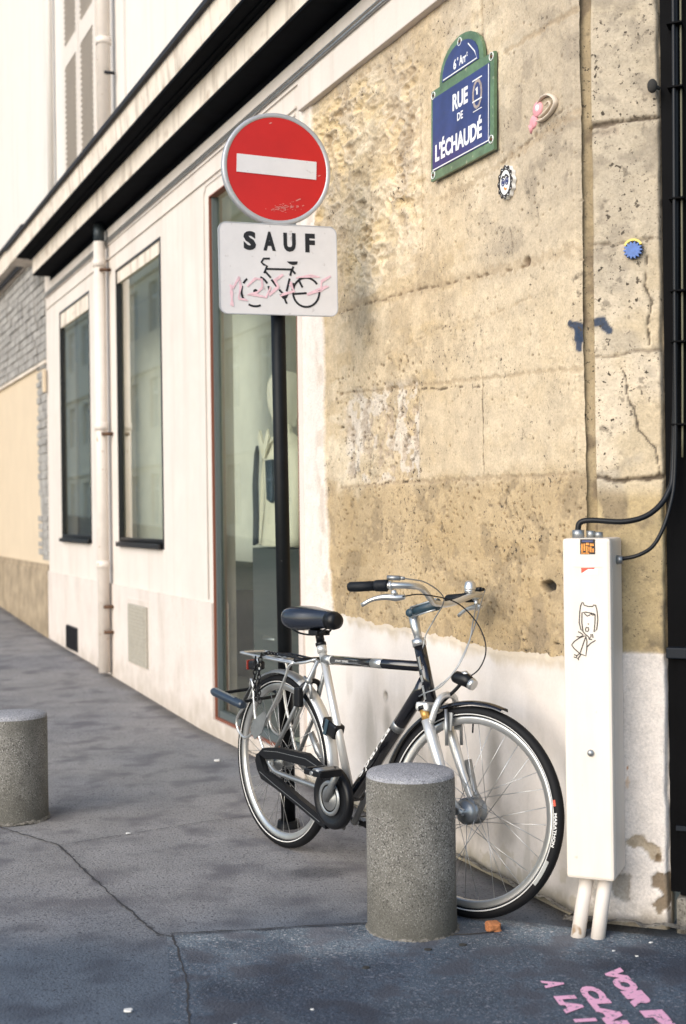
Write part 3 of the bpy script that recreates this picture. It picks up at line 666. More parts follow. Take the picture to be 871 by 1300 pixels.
for (px, pz, rx, rz, col, a) in ((.105, .775, .012, .006, (.45, .24, .10), .8), (.14, .505, .010, .016, (.50, .22, .07), .95), (.138, .47, .008, .03, (.62, .42, .24), .6),
        (.055, .275, .028, .028, (.28, .25, .18), .9), (.195, .26, .055, .035, (.36, .29, .20), .9), (.11, .11, .035, .045, (.35, .32, .28), .95), (.03, .40, .03, .5, (.5, .45, .38), .4), (.26, .12, .04, .10, (.16, .11, .06), .9)):
    d = np.hypot((XC-px)/rx, (ZC-pz)/rz)+1.6*(n3-.5)+1.6*(fbm(XC, ZC, 14, 351, 4)-.5); k = sst(1.0, .85, d); Cc = mixc(Cc, col, k*a)
    if a == .9 or a == .95 and rx > .02: hc = hc-k*.008*(1+2*(n3-.5))
Cc = mixc(Cc, [.25, .21, .15], sst(.08, .0, ZC+.06*(n3-.5))*.8)
bl = segd(XC, ZC, [(.04, 1.945), (.075, 1.95), (.10, 1.915)]); Cc = mixc(Cc, [.03, .05, .09], sst(.014, .008, bl+.02*(n3-.5))*.95)
gr = sst(.052, .044, XC+.008*(n1-.5)); gr = gr*sst(.87, .89, ZC); hc = hc-gr*.034; Cc = mixc(Cc, [.29, .225, .13], gr*.85); Cc = mixc(Cc, [.16, .12, .08], gr*sst(.5, .62, n4)*.8)  # groove recess coloured darker to deepen its shading
rnd = sst(.255, .27, XC+.012*(fbm(XC*0+1, ZC, 9, 341, 4)-.5)); Cc = Cc*(1+(n3-.5)[..., None]*.25)
P3 = np.stack([XC-.006*rnd*(n3), -hc+rnd*.03, ZC], -1)
R3 = np.array(RC.to_3x3()); P3 = P3 @ R3.T
grid_obj('corner_pier', P3[..., 0], P3[..., 1], P3[..., 2], np.clip(Cc, .01, .9), 'stone', cb, (1-bs*.9)*(.3+.7*sst(.45, .6, n1)))
b = B(); b.box(.240, .268, .034, .4, -.05, 3.7); b.box(.0, .24, .06, .4, -.05, 3.7); b.xf(RC); b.build('pier_return', mat('pier core stone', (.45, .37, .26), .9, var=.2, vscale=9, bump=.004, bscale=40), cb)
b = B(); b.box(.0, 1.6, -.0, .4, 3.70, 10.5); b.xf(RC); b.build('upper_corner', 'render_up', cb)

# ================================================================== NEIGHBOUR FAR LEFT
nb = thing('neighbour_building', 'far left building, grey cladding over yellow render and brown stone plinth', 'building', C0, AW)
b = B(); b.box(-26, -9.305, 0, .3, .86, 2.86); b.build('lower_wall', 'yellow', nb)
b = B(); b.box(-26, -9.306, -.035, .3, -.1, .80+.0); b.box(-26, -9.306, -.02, .3, .80, .86); b.build('stone_plinth', 'oldbase', nb)
b = B(); b.box(-26, -9.305, .0, .3, 2.862, 3.96)
x = -9.95
while x > -25: b.box(x-.02, x, -.012, .0, 2.862, 3.95); x -= .62
rnd_ = random.Random(4); z = 2.90
while z < 3.93:
    x = -9.34
    while x > -20:
        wdt = rnd_.uniform(.18, .30)
        b.box(x-wdt, x-.02, -.008-.014*rnd_.random(), .001, z+.004, z+.075); x -= wdt
    z += .085
b.build('patterned_cladding', 'cladding', nb)
# shadow running down beside the shop, built as a strip of grey patterned courses
b = B(); zz_ = [.9+.09*i for i in range(22)]; b.prism([(-9.34, .9), (-9.34, 2.84)]+[(-9.86+.07*rnd_.random()+.22*max(0, 1.6-z_), z_) for z_ in zz_[::-1]], -.004, .0); z = .95; k = 0
while z < 2.84:
    for (a, c) in ((-9.36, -9.62), (-9.64, -9.86)):
        if rnd_.random() < .9-.45*(c == -9.86)*(z < 1.7): b.box(c+.02*rnd_.random(), a, -.006-.014*rnd_.random(), .0, z, z+rnd_.uniform(.04, .065))
    z += .085
b.build('shadow_courses', 'cladding', nb)
b = B(); b.box(-26, -9.31, -.03, .0, 2.845, 2.875); b.build('string_course', 'fascia', nb)
b = B(); b.prism([(-.05, 3.96), (-.07, 4.02), (-.15, 4.04), (-.15, 4.235), (.1, 4.235), (.1, 3.96)], -26, -9.61, 'YZ'); b.build('cornice', 'fascia', nb)
b = B(); b.box(-26, -9.61, -.19, .05, 4.236, 4.262); b.box(-26, -9.61, -.085, -.071, 3.965, 4.018); b.build('cornice_flashing', 'zinc', nb)
b = B(); b.box(-26, -9.305, -.001, .3, 4.262, 10.5); b.build('upper_wall', 'render_up', nb)
b = B(); b.tube([(-8.75, -.05, 4.1), (-8.75, -.05, 9)], .03, 8); b.build('thin_pipe', 'render_up', cb)
b = B(); b.box(-9.30, -9.24, -.06, -.025, 2.55, 2.78, .01); b.build('alarm_box', 'yellow', cb)

# ================================================================== OPPOSITE SIDE OF THE STREET (what the panes mirror)
ob = thing('opposite_building', 'pale building across the street seen only mirrored in the shop panes', 'building', C0+N*8.5+W*15, AW+PI)
b = B(); xs_ = [0]; 
FL = 3.1; NW = 18; HT = 9.6
for fl in range(4):
    z0 = fl*FL+.3
    b.box(0, NW*2.6, 0, .4, z0-.3, z0+.75)
    b.box(0, NW*2.6, 0, .4, z0+2.35, z0+FL-.3)
    for k in range(NW+1): b.box(k*2.6-.75, k*2.6+.75, 0, .4, z0+.75, z0+2.35)
    b.box(0, NW*2.6, -.12, 0, z0+2.6, z0+2.72)
b.build('facade_wall', mat('sunny pale stone', (.80, .73, .60), .9, var=.08, vscale=2), ob)
for fl in range(4):
    for k in range(NW):
        x0 = k*2.6+.75; z0 = fl*FL+1.05
        f = B(); f.box(x0, x0+.08, .1, .2, z0, z0+1.6).box(x0+1.02, x0+1.1, .1, .2, z0, z0+1.6).box(x0+.51, x0+.59, .1, .2, z0, z0+1.6).box(x0, x0+1.1, .1, .2, z0+1.1, z0+1.16)
        fr = f.build('window', 'enwhite', ob); B().box(x0, x0+1.1, .2, .22, z0, z0+1.6).build('pane', 'darkint', fr)

# ================================================================== DARK SHOPFRONT RIGHT
ds = thing('black_shopfront', 'black painted wooden shopfront at the right edge beside the stone pier', 'shopfront', C0, AC)
b = B(); b.box(.269, 1.8, .010, .12, .12, 4.2); b.build('board', 'gate', ds)
b = B(); b.box(.30, 1.8, -.004, .009, .115, .86); b.build('panel', 'gate', ds)
b = B(); b.box(.268, 1.8, -.03, .05, .865, .90, .004); b.box(.29, 1.8, -.012, .0, .32, .335); b.build('ledge', 'gate2', ds)
b = B(); b.box(.29, 1.8, -.03, .12, -.1, .11, .01); b.build('sill_stone', 'mortar', ds)

# ================================================================== CABLES AND THINGS ON THE WALLS
def on_c(name, bb, m, label, cat, group=None):
    o = bb.build(name, m); o.matrix_world = FC; tag(o, label, cat, group); return o
def on_w(name, bb, m, label, cat, group=None):
    o = bb.build(name, m); o.matrix_world = FW; tag(o, label, cat, group); return o
on_c('electric_cable', B().tube([(.330, .0, 4.2), (.322, -.01, 3.0), (.312, -.015, 2.0), (.300, -.03, 1.50), (.285, -.05, 1.39), (.235, -.08, 1.325), (.16, -.10, 1.300), (.06, -.11, 1.305), (.022, -.11, 1.300), (.012, -.11, 1.28), (.012, -.11, 1.235)], .0095, 8, 6), 'cable', 'thick black cable beside the black shopfront, bending over the top of the utility box', 'cable')
on_c('electric_cable', B().tube([(.322, -.02, 4.2), (.318, -.03, 3.0), (.311, -.035, 2.0), (.307, -.04, 1.5), (.290, -.06, 1.34), (.25, -.08, 1.235), (.20, -.10, 1.195), (.13, -.10, 1.18)], .0065, 8, 6), 'cable', 'thinner black cable curving into the right side of the utility box', 'cable')
on_c('electric_cable', B().tube([(.345, -.01, 4.2), (.338, -.015, 3.0), (.334, -.015, 2.4), (.330, -.02, 1.8), (.326, -.02, 1.5)], .0035, 6, 4), 'cable2', 'thin olive cable running straight up beside the black cables', 'cable')
rr = random.Random(3)
for z in (1.60, 1.86, 2.02, 2.31, 2.66, 2.86):
    on_c('cable_clip', B().box(.296, .343, -.044, .009, z, z+.006, .001), 'gate', 'small dark clip holding the vertical cables against the black shopfront', 'cable clip', 'clips along the vertical cables')
on_c('wall_hook', B().sphere((.250, -.035, 2.675), .016, (1, 1, 1.4)).tube([(.255, -.02, 2.68), (.27, -.01, 2.67)], .006, 6), 'dark', 'small dark round iron hook near the top edge of the stone pier', 'hook')
on_w('wall_conduit', B().tube([(-9.25, -.035, 3.485), (-6, -.035, 3.495), (-3, -.035, 3.50), (-.0, -.035, 3.50)], .007, 8).tube([(-9.25, -.030, 3.515), (-3, -.030, 3.525), (0, -.03, 3.53)], .004, 6), 'alud', 'pair of grey conduits running along the wall just under the black soffit', 'conduit')

# street name plate
sp = thing('street_name_plate', 'blue and green enamel street name plate with rounded top on limestone wall', 'street sign', FW @ Vector((-.74, -.02, 2.64)), AW)
sp.rotation_euler = (math.radians(-1), 0, AW)
def dome(x0, x1, z0, zt, n=14): 
    cx, rx = (x0+x1)/2, (x1-x0)/2
    return [(cx+rx*math.cos(a), z0+(zt-z0)*(abs(math.sin(a))**.85)) for a in [PI*k/n for k in range(n+1)]]
X0, X1 = -.247, .249
b = B(); b.prism([(X0, 0), (X1, 0), (X1, .355)]+[(x, z) for x, z in dome(-.178, .172, .355, .50)]+[(X0, .355)], -.006, .006); b.build('green_border', 'engreen', sp)
b = B(); b.prism([(X0+.018, .035), (X1-.030, .035), (X1-.030, .322), (X0+.018, .322)], -.009, -.0055); b.prism(dome(-.150, .140, .362, .472), -.009, -.0055); b.build('blue_panel', 'enblue', sp)
b = B(); b.stroke([(X0+.022, .040), (X1-.034, .040), (X1-.034, .318)], .0045, -.0105, -.0088)
b.stroke([(-.140, .368), (.128, .368), (.110, .400), (.06, .445)], .0045, -.0105, -.0088); b.build('bevel_highlight', 'enwhite', sp)  # white strokes paint the highlight on the right and bottom bevels
b = B(); zz = -.0088
b.text('RUE', .1, lambda x, y, e: (x-.002, zz-e, .228+y), width=.120, height=.064, offset=.0035)
b.build('lettering', 'enwhite', sp); b = B(); b.text('DE', .1, lambda x, y, e: (x-.002, zz-e, .178+y), width=.045, height=.030, offset=.002)
b.build('lettering', 'enwhite', sp); b = B(); b.text("L'ÉCHAUDÉ", .1, lambda x, y, e: (x-.020, zz-e, .070+y), width=.370, height=.084, offset=.0035)
b.build('lettering', 'enwhite', sp); b = B(); b.text('6', .1, lambda x, y, e: (x-.045, zz-e, .382+y), width=.022, height=.040, offset=.003)
b.text('e', .1, lambda x, y, e: (x-.022, zz-e, .408+y), width=.010, height=.012, offset=.001)
b.text('Arr', .1, lambda x, y, e: (x+.018, zz-e, .384+y), width=.055, height=.036, offset=.002)
b.text('t', .1, lambda x, y, e: (x+.052, zz-e, .400+y), width=.008, height=.018, offset=.001)
b.build('lettering', 'enwhite', sp)
b = B(); b.stroke([(.095, .290), (.165, .290)], .005, -.0105, -.009).stroke([(.095, .212), (.165, .212)], .005, -.0105, -.009).stroke([(.130, .232), (.130, .258), (.120, .252)], .009, -.0105, -.009).stroke([(.100, .175), (.165, .175)], .003, -.0105, -.009); b.build('number_mark', 'enwhite', sp)
b = B()
b.stroke([(.13+.032*math.cos(a), .235+.05*math.sin(a)) for a in np.linspace(0, 2*PI, 12)], .012, -.0098, -.0089)
b.build('rust_wear', mat('worn enamel', (.32, .27, .25), .8, var=.4, vscale=80), sp)
for (x, z) in ((X0+.020, .022), (X1-.018, .04), (X1-.018, .34), (X0+.020, .335), (-.01, .475)):
    sc1 = B().lathe([(.0, -.011), (.005, -.011), (.006, -.006)], (x, 0, z), 'Y', 14).build('screw', 'rust', sp)
    B().lathe([(.013, -.0095), (.0155, -.0095), (.0155, -.005), (.013, -.005)], (x, 0, z), 'Y', 18, close=True).build('screw_ring', 'enwhite', sc1)
# face plaque
fp = thing('face_plaque', 'small oval white plaque with a drawn face below the street name plate', 'plaque', FW @ Vector((-.43, -.012, 2.507)), AW)
el = lambda rx, rz, n=40, w=0, k=0: [((rx+w*math.cos(k*a))*math.cos(a), (rz+w*math.cos(k*a))*math.sin(a)) for a in [2*PI*i/n for i in range(n)]]
b = B(); b.prism(el(.050, .058, 72, .003, 12), -.005, .01); b.build('disc', 'enwhite', fp)
b = B(); b.stroke(el(.038, .046), .0035, -.007, -.0048, closed=True); b.stroke(el(.047, .055, 96, .004, 12), .0035, -.007, -.0048, closed=True)
for a in np.linspace(0, 2*PI, 13)[:-1]: b.stroke([(.040*math.cos(a), .048*math.sin(a)), (.049*math.cos(a+.12), .057*math.sin(a+.12))], .006, -.007, -.0048)
b.stroke([(-.024, .016), (-.014, .024), (-.004, .018), (.006, .026), (.016, .020), (.024, .012)], .006, -.007, -.0048)
b.build('ink_lines', 'ink', fp)
b = B()
for x in (-.014, .012): b.stroke([(x+.009*math.cos(a), .002+.012*math.sin(a)) for a in np.linspace(0, 2*PI, 14)[:-1]], .004, -.007, -.0048, closed=True); b.prism([(x+.004*math.cos(a), .002+.006*math.sin(a)) for a in np.linspace(0, 2*PI, 10)[:-1]], -.007, -.0048)
b.build('eyes', 'enblue', fp)
B().stroke([(-.006, -.018), (.0, -.026), (.010, -.024)], .006, -.007, -.0048).build('mouth', 'orange', fp)
# pink and cream clay relief
pk = thing('clay_relief', 'clay relief of pink discs and curled cream strip stuck to the limestone', 'wall sculpture', FW @ Vector((-.19, -.004, 2.70)), AW); pk.scale = (.88, .7, .88)
b = B(); b.lathe([(0, -.008), (.024, -.007), (.030, -.002), (.030, .01)], (-.045, 0, .012), 'Y', 26, sc=(1.1, 1, 1)); b.lathe([(0, -.006), (.020, -.005), (.026, .0), (.026, .01)], (-.078, 0, -.028), 'Y', 20); b.tube([(-.085, -.002, -.04), (-.098, .004, -.068)], [.018, .006], 10, flat=.4)
b.build('pink_disc', 'pinkclay', pk)
b = B(); b.tube([(-.035, -.006, .032), (.0, -.008, .044), (.045, -.008, .040), (.085, -.008, .016), (.092, -.008, -.008), (.055, -.008, -.034), (.0, -.008, -.044), (-.045, -.006, -.036)], [.006, .012, .015, .017, .015, .014, .016, .006], 10, 5, flat=.35)
b.tube([(.015, -.006, .008), (.045, -.008, .014), (.055, -.008, -.002), (.02, -.008, -.020), (-.02, -.006, -.026)], [.005, .008, .008, .012, .012], 10, 5, flat=.35); b.build('cream_curl', 'creamclay', pk)
B().lathe([(0, -.011), (.012, -.010), (.014, -.006)], (-.040, 0, .014), 'Y', 16).build('white_dot', 'enwhite', pk)
# blue toothed disc on pier
bc = thing('blue_disc', 'small blue toothed disc with a yellow crescent above it on the stone pier', 'wall decoration', FC @ Vector((.18, -.018, 2.165)), AC)
b = B(); b.prism([((.026+.005*math.cos(14*a))*math.cos(a), (.024+.004*math.cos(14*a))*math.sin(a)) for a in [2*PI*i/84 for i in range(84)]], -.006, .012); b.build('disc', 'bluecap', bc)
B().stroke([(.026*math.cos(a), .012+.022*math.sin(a)) for a in np.linspace(.25, PI-.25, 12)], .007, -.003, .010).build('yellow_crescent', 'yellowp', bc)

# ================================================================== UTILITY BOX
ub = thing('utility_box', 'tall narrow cream utility box with doodle and stickers standing on two pipes at the corner', 'utility box', FC @ Vector((0, 0, 0)), AC)
b = B(); b.box(-.0195, .1305, -.200, -.010, .19, 1.25, .010); cv = b.build('cabinet', 'box', ub)
b = B(); b.box(.112, .1315, -.178, -.172, .21, 1.235); b.build('seam', 'boxside', ub)
b = B(); b.tube([(.035, -.13, .20), (.020, -.15, .10), (.0068, -.176, -.01)], .0225, 14); b.build('conduit_leg', 'pipe', ub)
b = B(); b.tube([(.092, -.13, .20), (.080, -.15, .10), (.068, -.169, -.01)], .0225, 14); b.build('conduit_leg', 'pipe', ub)
b = B(); b.lathe([(0, -.210), (.007, -.210), (.011, -.203), (.011, -.199)], (.062, 0, .585), 'Y', 18); b.build('lock', 'alud', ub)
b = B(); b.tube([(.012, -.11, 1.249), (.012, -.11, 1.275)], .019, 12); b.tube([(.05, -.10, 1.249), (.05, -.10, 1.272)], .014, 12).tube([(.075, -.10, 1.249), (.075, -.10, 1.268)], .014, 12); b.tube([(.130, -.10, 1.18), (.150, -.10, 1.18)], .014, 12); b.build('cable_gland', 'alud', ub)
BX = lambda px: -.011+(px-717)*.00246; BZ = lambda py: 1.251-(py-683)*.00246
def bp(pts): return [(BX(690+x/4.812), BZ(640+y/4.812)) for x, y in pts]
b = B(); b.box(BX(736.5), BX(755.5), -.2012, -.1995, BZ(703.5), BZ(684.5)); st_ = b.build('sticker', 'ink', ub, label='square black and orange sticker')
b = B()
for (a, c, e, g) in ((738, 740, 690, 701), (741, 743, 690, 699), (744, 748, 689, 692), (744, 746, 693, 701), (749, 754, 690, 693), (749, 751, 694, 701), (752, 754, 696, 701), (738, 748, 701.5, 702.7), (747, 748.4, 694, 700)): b.box(BX(a), BX(c), -.2020, -.2008, BZ(g), BZ(e))
b.build('sticker_print', 'orange', st_)
b = B(); b.box(BX(739), BX(753), -.2020, -.2008, BZ(688), BZ(686)); b.build('sticker_band', 'enblue', st_)
b = B(); b.prism(bp([(228, 388), (312, 386), (305, 396), (270, 394), (240, 414), (230, 420)]), -.2012, -.1995); s2 = b.build('sticker', 'redprint', ub, label='torn red and white sticker')
b = B(); b.prism(bp([(236, 418), (272, 396), (330, 392), (330, 425), (240, 426)]), -.2010, -.1995); b.build('sticker_paper', 'enwhite', s2)
b = B(); b.box(BX(728), BX(764), -.2016, -.1995, BZ(719.8), BZ(719.1)); b.build('label_edge', 'boxside', ub)
b = B(); lw = .0031; Y0, Y1 = -.2014, -.1995
for pts in ([(222, 618), (232, 598), (240, 600), (243, 614), (270, 622), (298, 620), (300, 612), (314, 614), (318, 630)],
    [(222, 618), (216, 660), (212, 720), (222, 762), (235, 775), (228, 720), (230, 660), (252, 656), (300, 664), (310, 670), (308, 720), (302, 775), (318, 760), (326, 700), (322, 650), (318, 630)],
    [(235, 775), (250, 792), (262, 800)], [(244, 664), (262, 680), (280, 672)], [(280, 664), (292, 672), (306, 672)], [(264, 726), (272, 730)],
    [(250, 760), (256, 748), (268, 750), (270, 764), (262, 774), (252, 772), (250, 760)],
    [(205, 776), (222, 784), (236, 796)], [(195, 806), (215, 808), (232, 800)], [(244, 800), (215, 812), (180, 836), (164, 858), (180, 880), (215, 910), (250, 922), (256, 880), (258, 830), (250, 800)],
    [(248, 812), (235, 850), (216, 904)], [(262, 800), (275, 815), (285, 800), (280, 792), (292, 790), (296, 812)], [(258, 868), (280, 845), (300, 832), (310, 826)], [(268, 806), (272, 820), (290, 822)],
    [(212, 908), (196, 922), (178, 916)], [(196, 922), (190, 935), (176, 930)], [(220, 914), (204, 938), (205, 950)], [(204, 938), (196, 938)]):
    b.stroke(bp(pts), lw, Y0, Y1)
b.build('doodle', 'ink', ub, label='thin black line drawing of a girl in a dress')

# ================================================================== NO ENTRY SIGN
ns = thing('no_entry_sign', 'round red no entry sign above a SAUF bicycle panel on a black post', 'traffic sign', (-.25, 5.519+.03, 0), math.radians(18))
ns.rotation_euler = (0, math.radians(-.45), math.radians(18))
b = B(); b.tube([(0, 0, -.05), (0, 0, 2.98)], .031, 20); b.build('post', 'post', ns)
b = B(); b.lathe([(.032, .03), (.045, .03), (.05, .0)], (0, 0, 0), 'Z', 20); b.build('post_collar', 'post', ns)
cz = 2.795; cx = -.004
b = B(); R_ = .2365
b.lathe([(0, -.050), (R_-.019, -.050)], (cx, 0, cz), 'Y', 72); dsc = b.build('disc', 'red', ns)
b = B(); b.lathe([(R_-.019, -.0495), (R_-.018, -.0515), (R_-.003, -.0515), (R_, -.049), (R_, -.022), (R_-.006, -.022), (R_-.006, -.046)], (cx, 0, cz), 'Y', 72); b.build('rim', 'signgrey', ns)
B().lathe([(0, -.046), (R_-.007, -.046)], (cx, 0, cz), 'Y', 60).build('disc_back', 'alud', ns)
b = B(); b.box(cx-.176, cx+.172, -.0525, -.0495, cz-.035+.006, cz+.043+.004); b.xf(Matrix.Translation((cx, 0, cz)) @ Matrix.Rotation(math.radians(2.4), 4, 'Y') @ Matrix.Translation((-cx, 0, -cz))); b.build('bar', 'signwhite', ns)
b = B(); rr = random.Random(9)
for k in range(60):
    a = cx+.02+rr.gauss(0, .035); z = cz-.165+rr.gauss(0, .010)+.12*(a-cx)
    b.stroke([(a, z), (a+rr.uniform(.002, .012), z+rr.uniform(-.002, .004))], rr.uniform(.001, .0025), -.0512, -.0500)
for (a, z) in ((.08, -.13), (.09, -.125), (-.03, .19), (.18, -.02)): b.stroke([(cx+a, cz+z), (cx+a+.01, cz+z+.004)], .004, -.0512, -.05)
b.build('scratches', mat('pink scuff', (.62, .25, .22), .8), ns)
for (a, c, y_, e, g) in ((-.05, .05, -.02, cz-.12, cz-.09), (-.05, .05, -.02, cz+.09, cz+.12), (-.05, .05, -.02, 2.28, 2.31), (-.05, .05, -.02, 2.44, 2.47), (-.075, -.052, -.034, 2.55, 2.60), (.052, .075, -.034, 2.55, 2.60)):
    B().box(a, c, -.045, y_, e, g).build('bracket', 'alud', ns)
# lower panel
def rrect(x0, x1, z0, z1, r, n=6):
    out = []
    for (cx_, cz_, a0) in ((x1-r, z1-r, 0), (x0+r, z1-r, PI/2), (x0+r, z0+r, PI), (x1-r, z0+r, 1.5*PI)):
        out += [(cx_+r*math.cos(a0+PI/2*k/n), cz_+r*math.sin(a0+PI/2*k/n)) for k in range(n+1)]
    return out
p0, p1, q0, q1 = -.266, .252, 2.176, 2.561
b = B(); b.prism(rrect(p0, p1, q0, q1, .034), -.056, -.046); b.prism(rrect(p0+.006, p1-.006, q0+.006, q1-.006, .03), -.047, -.030); pn = b.build('panel', 'signwhite', ns)
b = B(); b.stroke(rrect(p0+.002, p1-.002, q0+.002, q1-.002, .032), .004, -.0575, -.044, closed=True); b.build('panel_rim', 'signgrey', pn)
b = B()
for ch, xx in (('S', 230+35), ('A', 372), ('U', 482), ('F', 595)):
    cxx = p0+(xx-97)/(745-97)*(p1-p0)
    b.text(ch, .12, lambda x, y, e, cxx=cxx: (x+cxx, -.0562-e, 2.452+y), height=.080, width=.054 if ch != 'F' else .043, offset=.0065)
b.build('lettering', 'signblack', pn)
def sg(x, y): return (p0+(x-97)/(745-97)*(p1-p0), q1-(y-703-(x-97)*.045)/(1215-718)*(q1-q0))
def circ(cx_, cy_, rx, ry, a0, a1, n=16): return [sg(cx_+rx*math.cos(a), cy_+ry*math.sin(a)) for a in np.linspace(a0, a1, n)]
b = B(); k0, k1 = -.0575, -.0560; lw = .0065
# rear wheel (right) solid, front wheel (left) broken by fading
b.stroke(circ(568, 1092, 73, 80, -.25, 5.7, 36), .0085, k0, k1)
for (a0, a1) in ((2.6, 3.5), (3.7, 4.1), (5.1, 5.75), (1.2, 2.1), (5.95, 6.35)): b.stroke(circ(290, 1082, 75, 82, a0, a1, 8), .0085, k0, k1)
b.prism([sg(290+12*math.cos(a), 1082+12*math.sin(a)) for a in np.linspace(0, 2*PI, 10)[:-1]], k0, k1)
for pts in ([(355, 962), (492, 966)], [(372, 906), (338, 906), (326, 925), (338, 938), (356, 946), (340, 985)], [(345, 975), (375, 1010)], [(378, 1020), (412, 1065)], [(420, 1075), (440, 1098)], [(490, 966), (482, 1000)], [(478, 1015), (460, 1085)], [(490, 966), (510, 990)], [(494, 1100), (570, 1096)], [(500, 1040), (492, 1080)], [(526, 1020), (548, 1065)], [(530, 1018), (556, 1010)], [(500, 950), (490, 975)], [(448, 1120), (452, 1135), (460, 1152)]):
    b.stroke([sg(*p) for p in pts], .0085, k0, k1)
b.prism([sg(*p) for p in ((465, 922), (525, 922), (520, 938), (500, 942), (480, 936))], k0, k1)
b.prism([sg(*p) for p in ((420, 1102), (470, 1102), (460, 1122), (440, 1126))], k0, k1)
b.build('bicycle_symbol', 'signblack', pn)
b = B(); rr = random.Random(2); k0, k1 = -.0584, -.0574
for pts in ([(160, 1155), (165, 1090), (160, 1045)], [(165, 1060), (200, 1005), (215, 1060), (205, 1125), (240, 1130)], [(240, 1050), (290, 1010), (320, 1015), (330, 1060), (300, 1090), (250, 1095), (300, 1100), (350, 1110), (370, 1060)], [(360, 1100), (420, 1060), (400, 1020), (440, 1000)], [(430, 1110), (500, 1090), (480, 1040)], [(520, 1010), (600, 1000), (640, 1015)], [(570, 1100), (640, 1080), (690, 1060)], [(650, 1090), (660, 1030), (700, 1010)]):
    for q in range(2): b.stroke([sg(x+rr.uniform(-8, 8), y+rr.uniform(-8, 8)) for x, y in pts], rr.uniform(.004, .010), k0-.0002*q, k1)
b.build('pink_scrawl', mat('faded pink scrawl', (.74, .50, .55), .8, var=.12, vscale=60), pn)

# ================================================================== BOLLARDS
def bollard(loc, h, r, label, seed):
    t = thing('granite_bollard', label, 'bollard', loc, seed, 'granite bollards on the pavement')
    b = B(); n = 72; prof = [(r*1.012, -.03), (r*1.006, .05), (r, .15), (r*.998, h-.035), (r*.992, h-.014)]
    b.lathe(prof, (0, 0, 0), 'Z', n)
    for v in b.bm.verts:
        a = math.atan2(v.co.y, v.co.x); d = float(vn(np.array([a*3+40.]), np.array([v.co.z*9+30]), seed)[0])-.5; v.co.x *= 1+d*.008; v.co.y *= 1+d*.008
    b.build('shaft', 'granite', t)
    b = B(); b.lathe([(r*.992, h-.014), (r*.975, h-.004), (r*.94, h+.001), (r*.5, h+.006), (0.001, h+.007)], (0, 0, 0), 'Z', n); b.build('top_face', 'granite_top', t)
    b = B(); rr = random.Random(seed)
    prof2 = [(r*1.07, .000), (r*1.04, .007), (r*1.0, .010)]
    b.lathe(prof2, (0, 0, 0), 'Z', 60)
    for v in b.bm.verts: v.co.z += rr.uniform(-.004, .007); k = 1+rr.uniform(-.03, .04)*(v.co.z < .006); v.co.x *= k; v.co.y *= k
    b.build('mortar_collar', 'mortar', t)
    return t
bollard((.205, 4.172, 0), .508, .143, 'grey speckled granite bollard standing in front of the bicycle', 1)
bollard((-1.472, 5.78, 0), .465, .142, 'grey speckled granite bollard cut by the left edge, on open pavement', 2)

# ================================================================== BICYCLE
O = Vector((-.2597, 5.2246, 0)); FWD = Vector((.5747, -.8183, 0)).normalized(); UP = Vector((.0228, .0160, .9996)); LAT = UP.cross(FWD).normalized(); UP = FWD.cross(LAT)
bk = thing('bicycle', 'silver and black city bicycle with rear rack leaning by the wall behind the bollard', 'bicycle')
MB_ = Matrix(((FWD.x, LAT.x, UP.x, O.x), (FWD.y, LAT.y, UP.y, O.y), (FWD.z, LAT.z, UP.z, O.z), (0, 0, 0, 1)))
bk.matrix_world = MB_
def P(n, bb, m, par=None, ST=None, label=None):
    if ST is not None: bb.xf(ST)
    return bb.build(n, m, par or bk, label=label)
AX = Vector((-.3429, 0, .9394)); PV = Vector((.938, 0, .683))
STM = Matrix.Translation(PV) @ Matrix.Rotation(.303, 4, AX) @ Matrix.Translation(-PV)
def wheel(c, fl_r, fl_w, ST, hub_prof, label):
    c = Vector(c)
    b = B(); b.lathe([(.305, -.012), (.311, -.0125), (.311, .0125), (.305, .012), (.292, .0105), (.286, .005), (.286, -.005), (.292, -.0105)], c, 'Y', 96, close=True)
    w_ = P('wheel', b, 'alu', None, ST, label)
    b = B(); b.lathe([(.326+.019*math.cos(a)*1.0, .0185*math.sin(a)) for a in np.linspace(0, 2*PI, 17)[:-1]], c, 'Y', 110, close=True); P('tyre', b, 'tyre', w_, ST)
    for sgn in (-1, 1):
        b = B(); b.lathe([(.3165, sgn*.0172), (.3195, sgn*.0186), (.3190, sgn*.0196), (.3155, sgn*.0180)], c, 'Y', 110, close=True); P('reflective_stripe', b, 'white', w_, ST)
    b = B(); b.lathe(hub_prof, c, 'Y', 28); P('hub', b, 'alud', w_, ST)
    n = 32
    for i in range(n):
        side = -1 if i % 2 else 1; ra = 2*PI*i/n; ha = ra+(1.15 if (i//2) % 2 else -1.15)
        b = B(); b.tube([(c.x+fl_r*math.cos(ha), c.y+side*fl_w, c.z+fl_r*math.sin(ha)), (c.x+.290*math.cos(ra), c.y+side*.002, c.z+.290*math.sin(ra))], .00115, 5)
        P('spoke', b, 'spoke', w_, ST)
    return w_
rw = wheel((0, 0, .345), .034, .028, None, [(0.0, -.075), (.008, -.075), (.008, -.05), (.020, -.045), (.022, -.03), (.037, -.028), (.037, -.024), (.022, -.018), (.022, .018), (.037, .024), (.037, .028), (.022, .03), (.018, .05), (.008, .052), (.008, .075), (0, .075)], None)
FH = Vector((1.133, 0, .345))
fw = wheel(FH, .040, .030, STM, [(0.0, -.068), (.009, -.068), (.009, -.052), (.030, -.048), (.038, -.038), (.038, -.030), (.044, -.029), (.044, -.024), (.036, -.020), (.036, .022), (.044, .026), (.044, .030), (.036, .034), (.026, .046), (.008, .05), (.008, .066), (0, .066)], None)
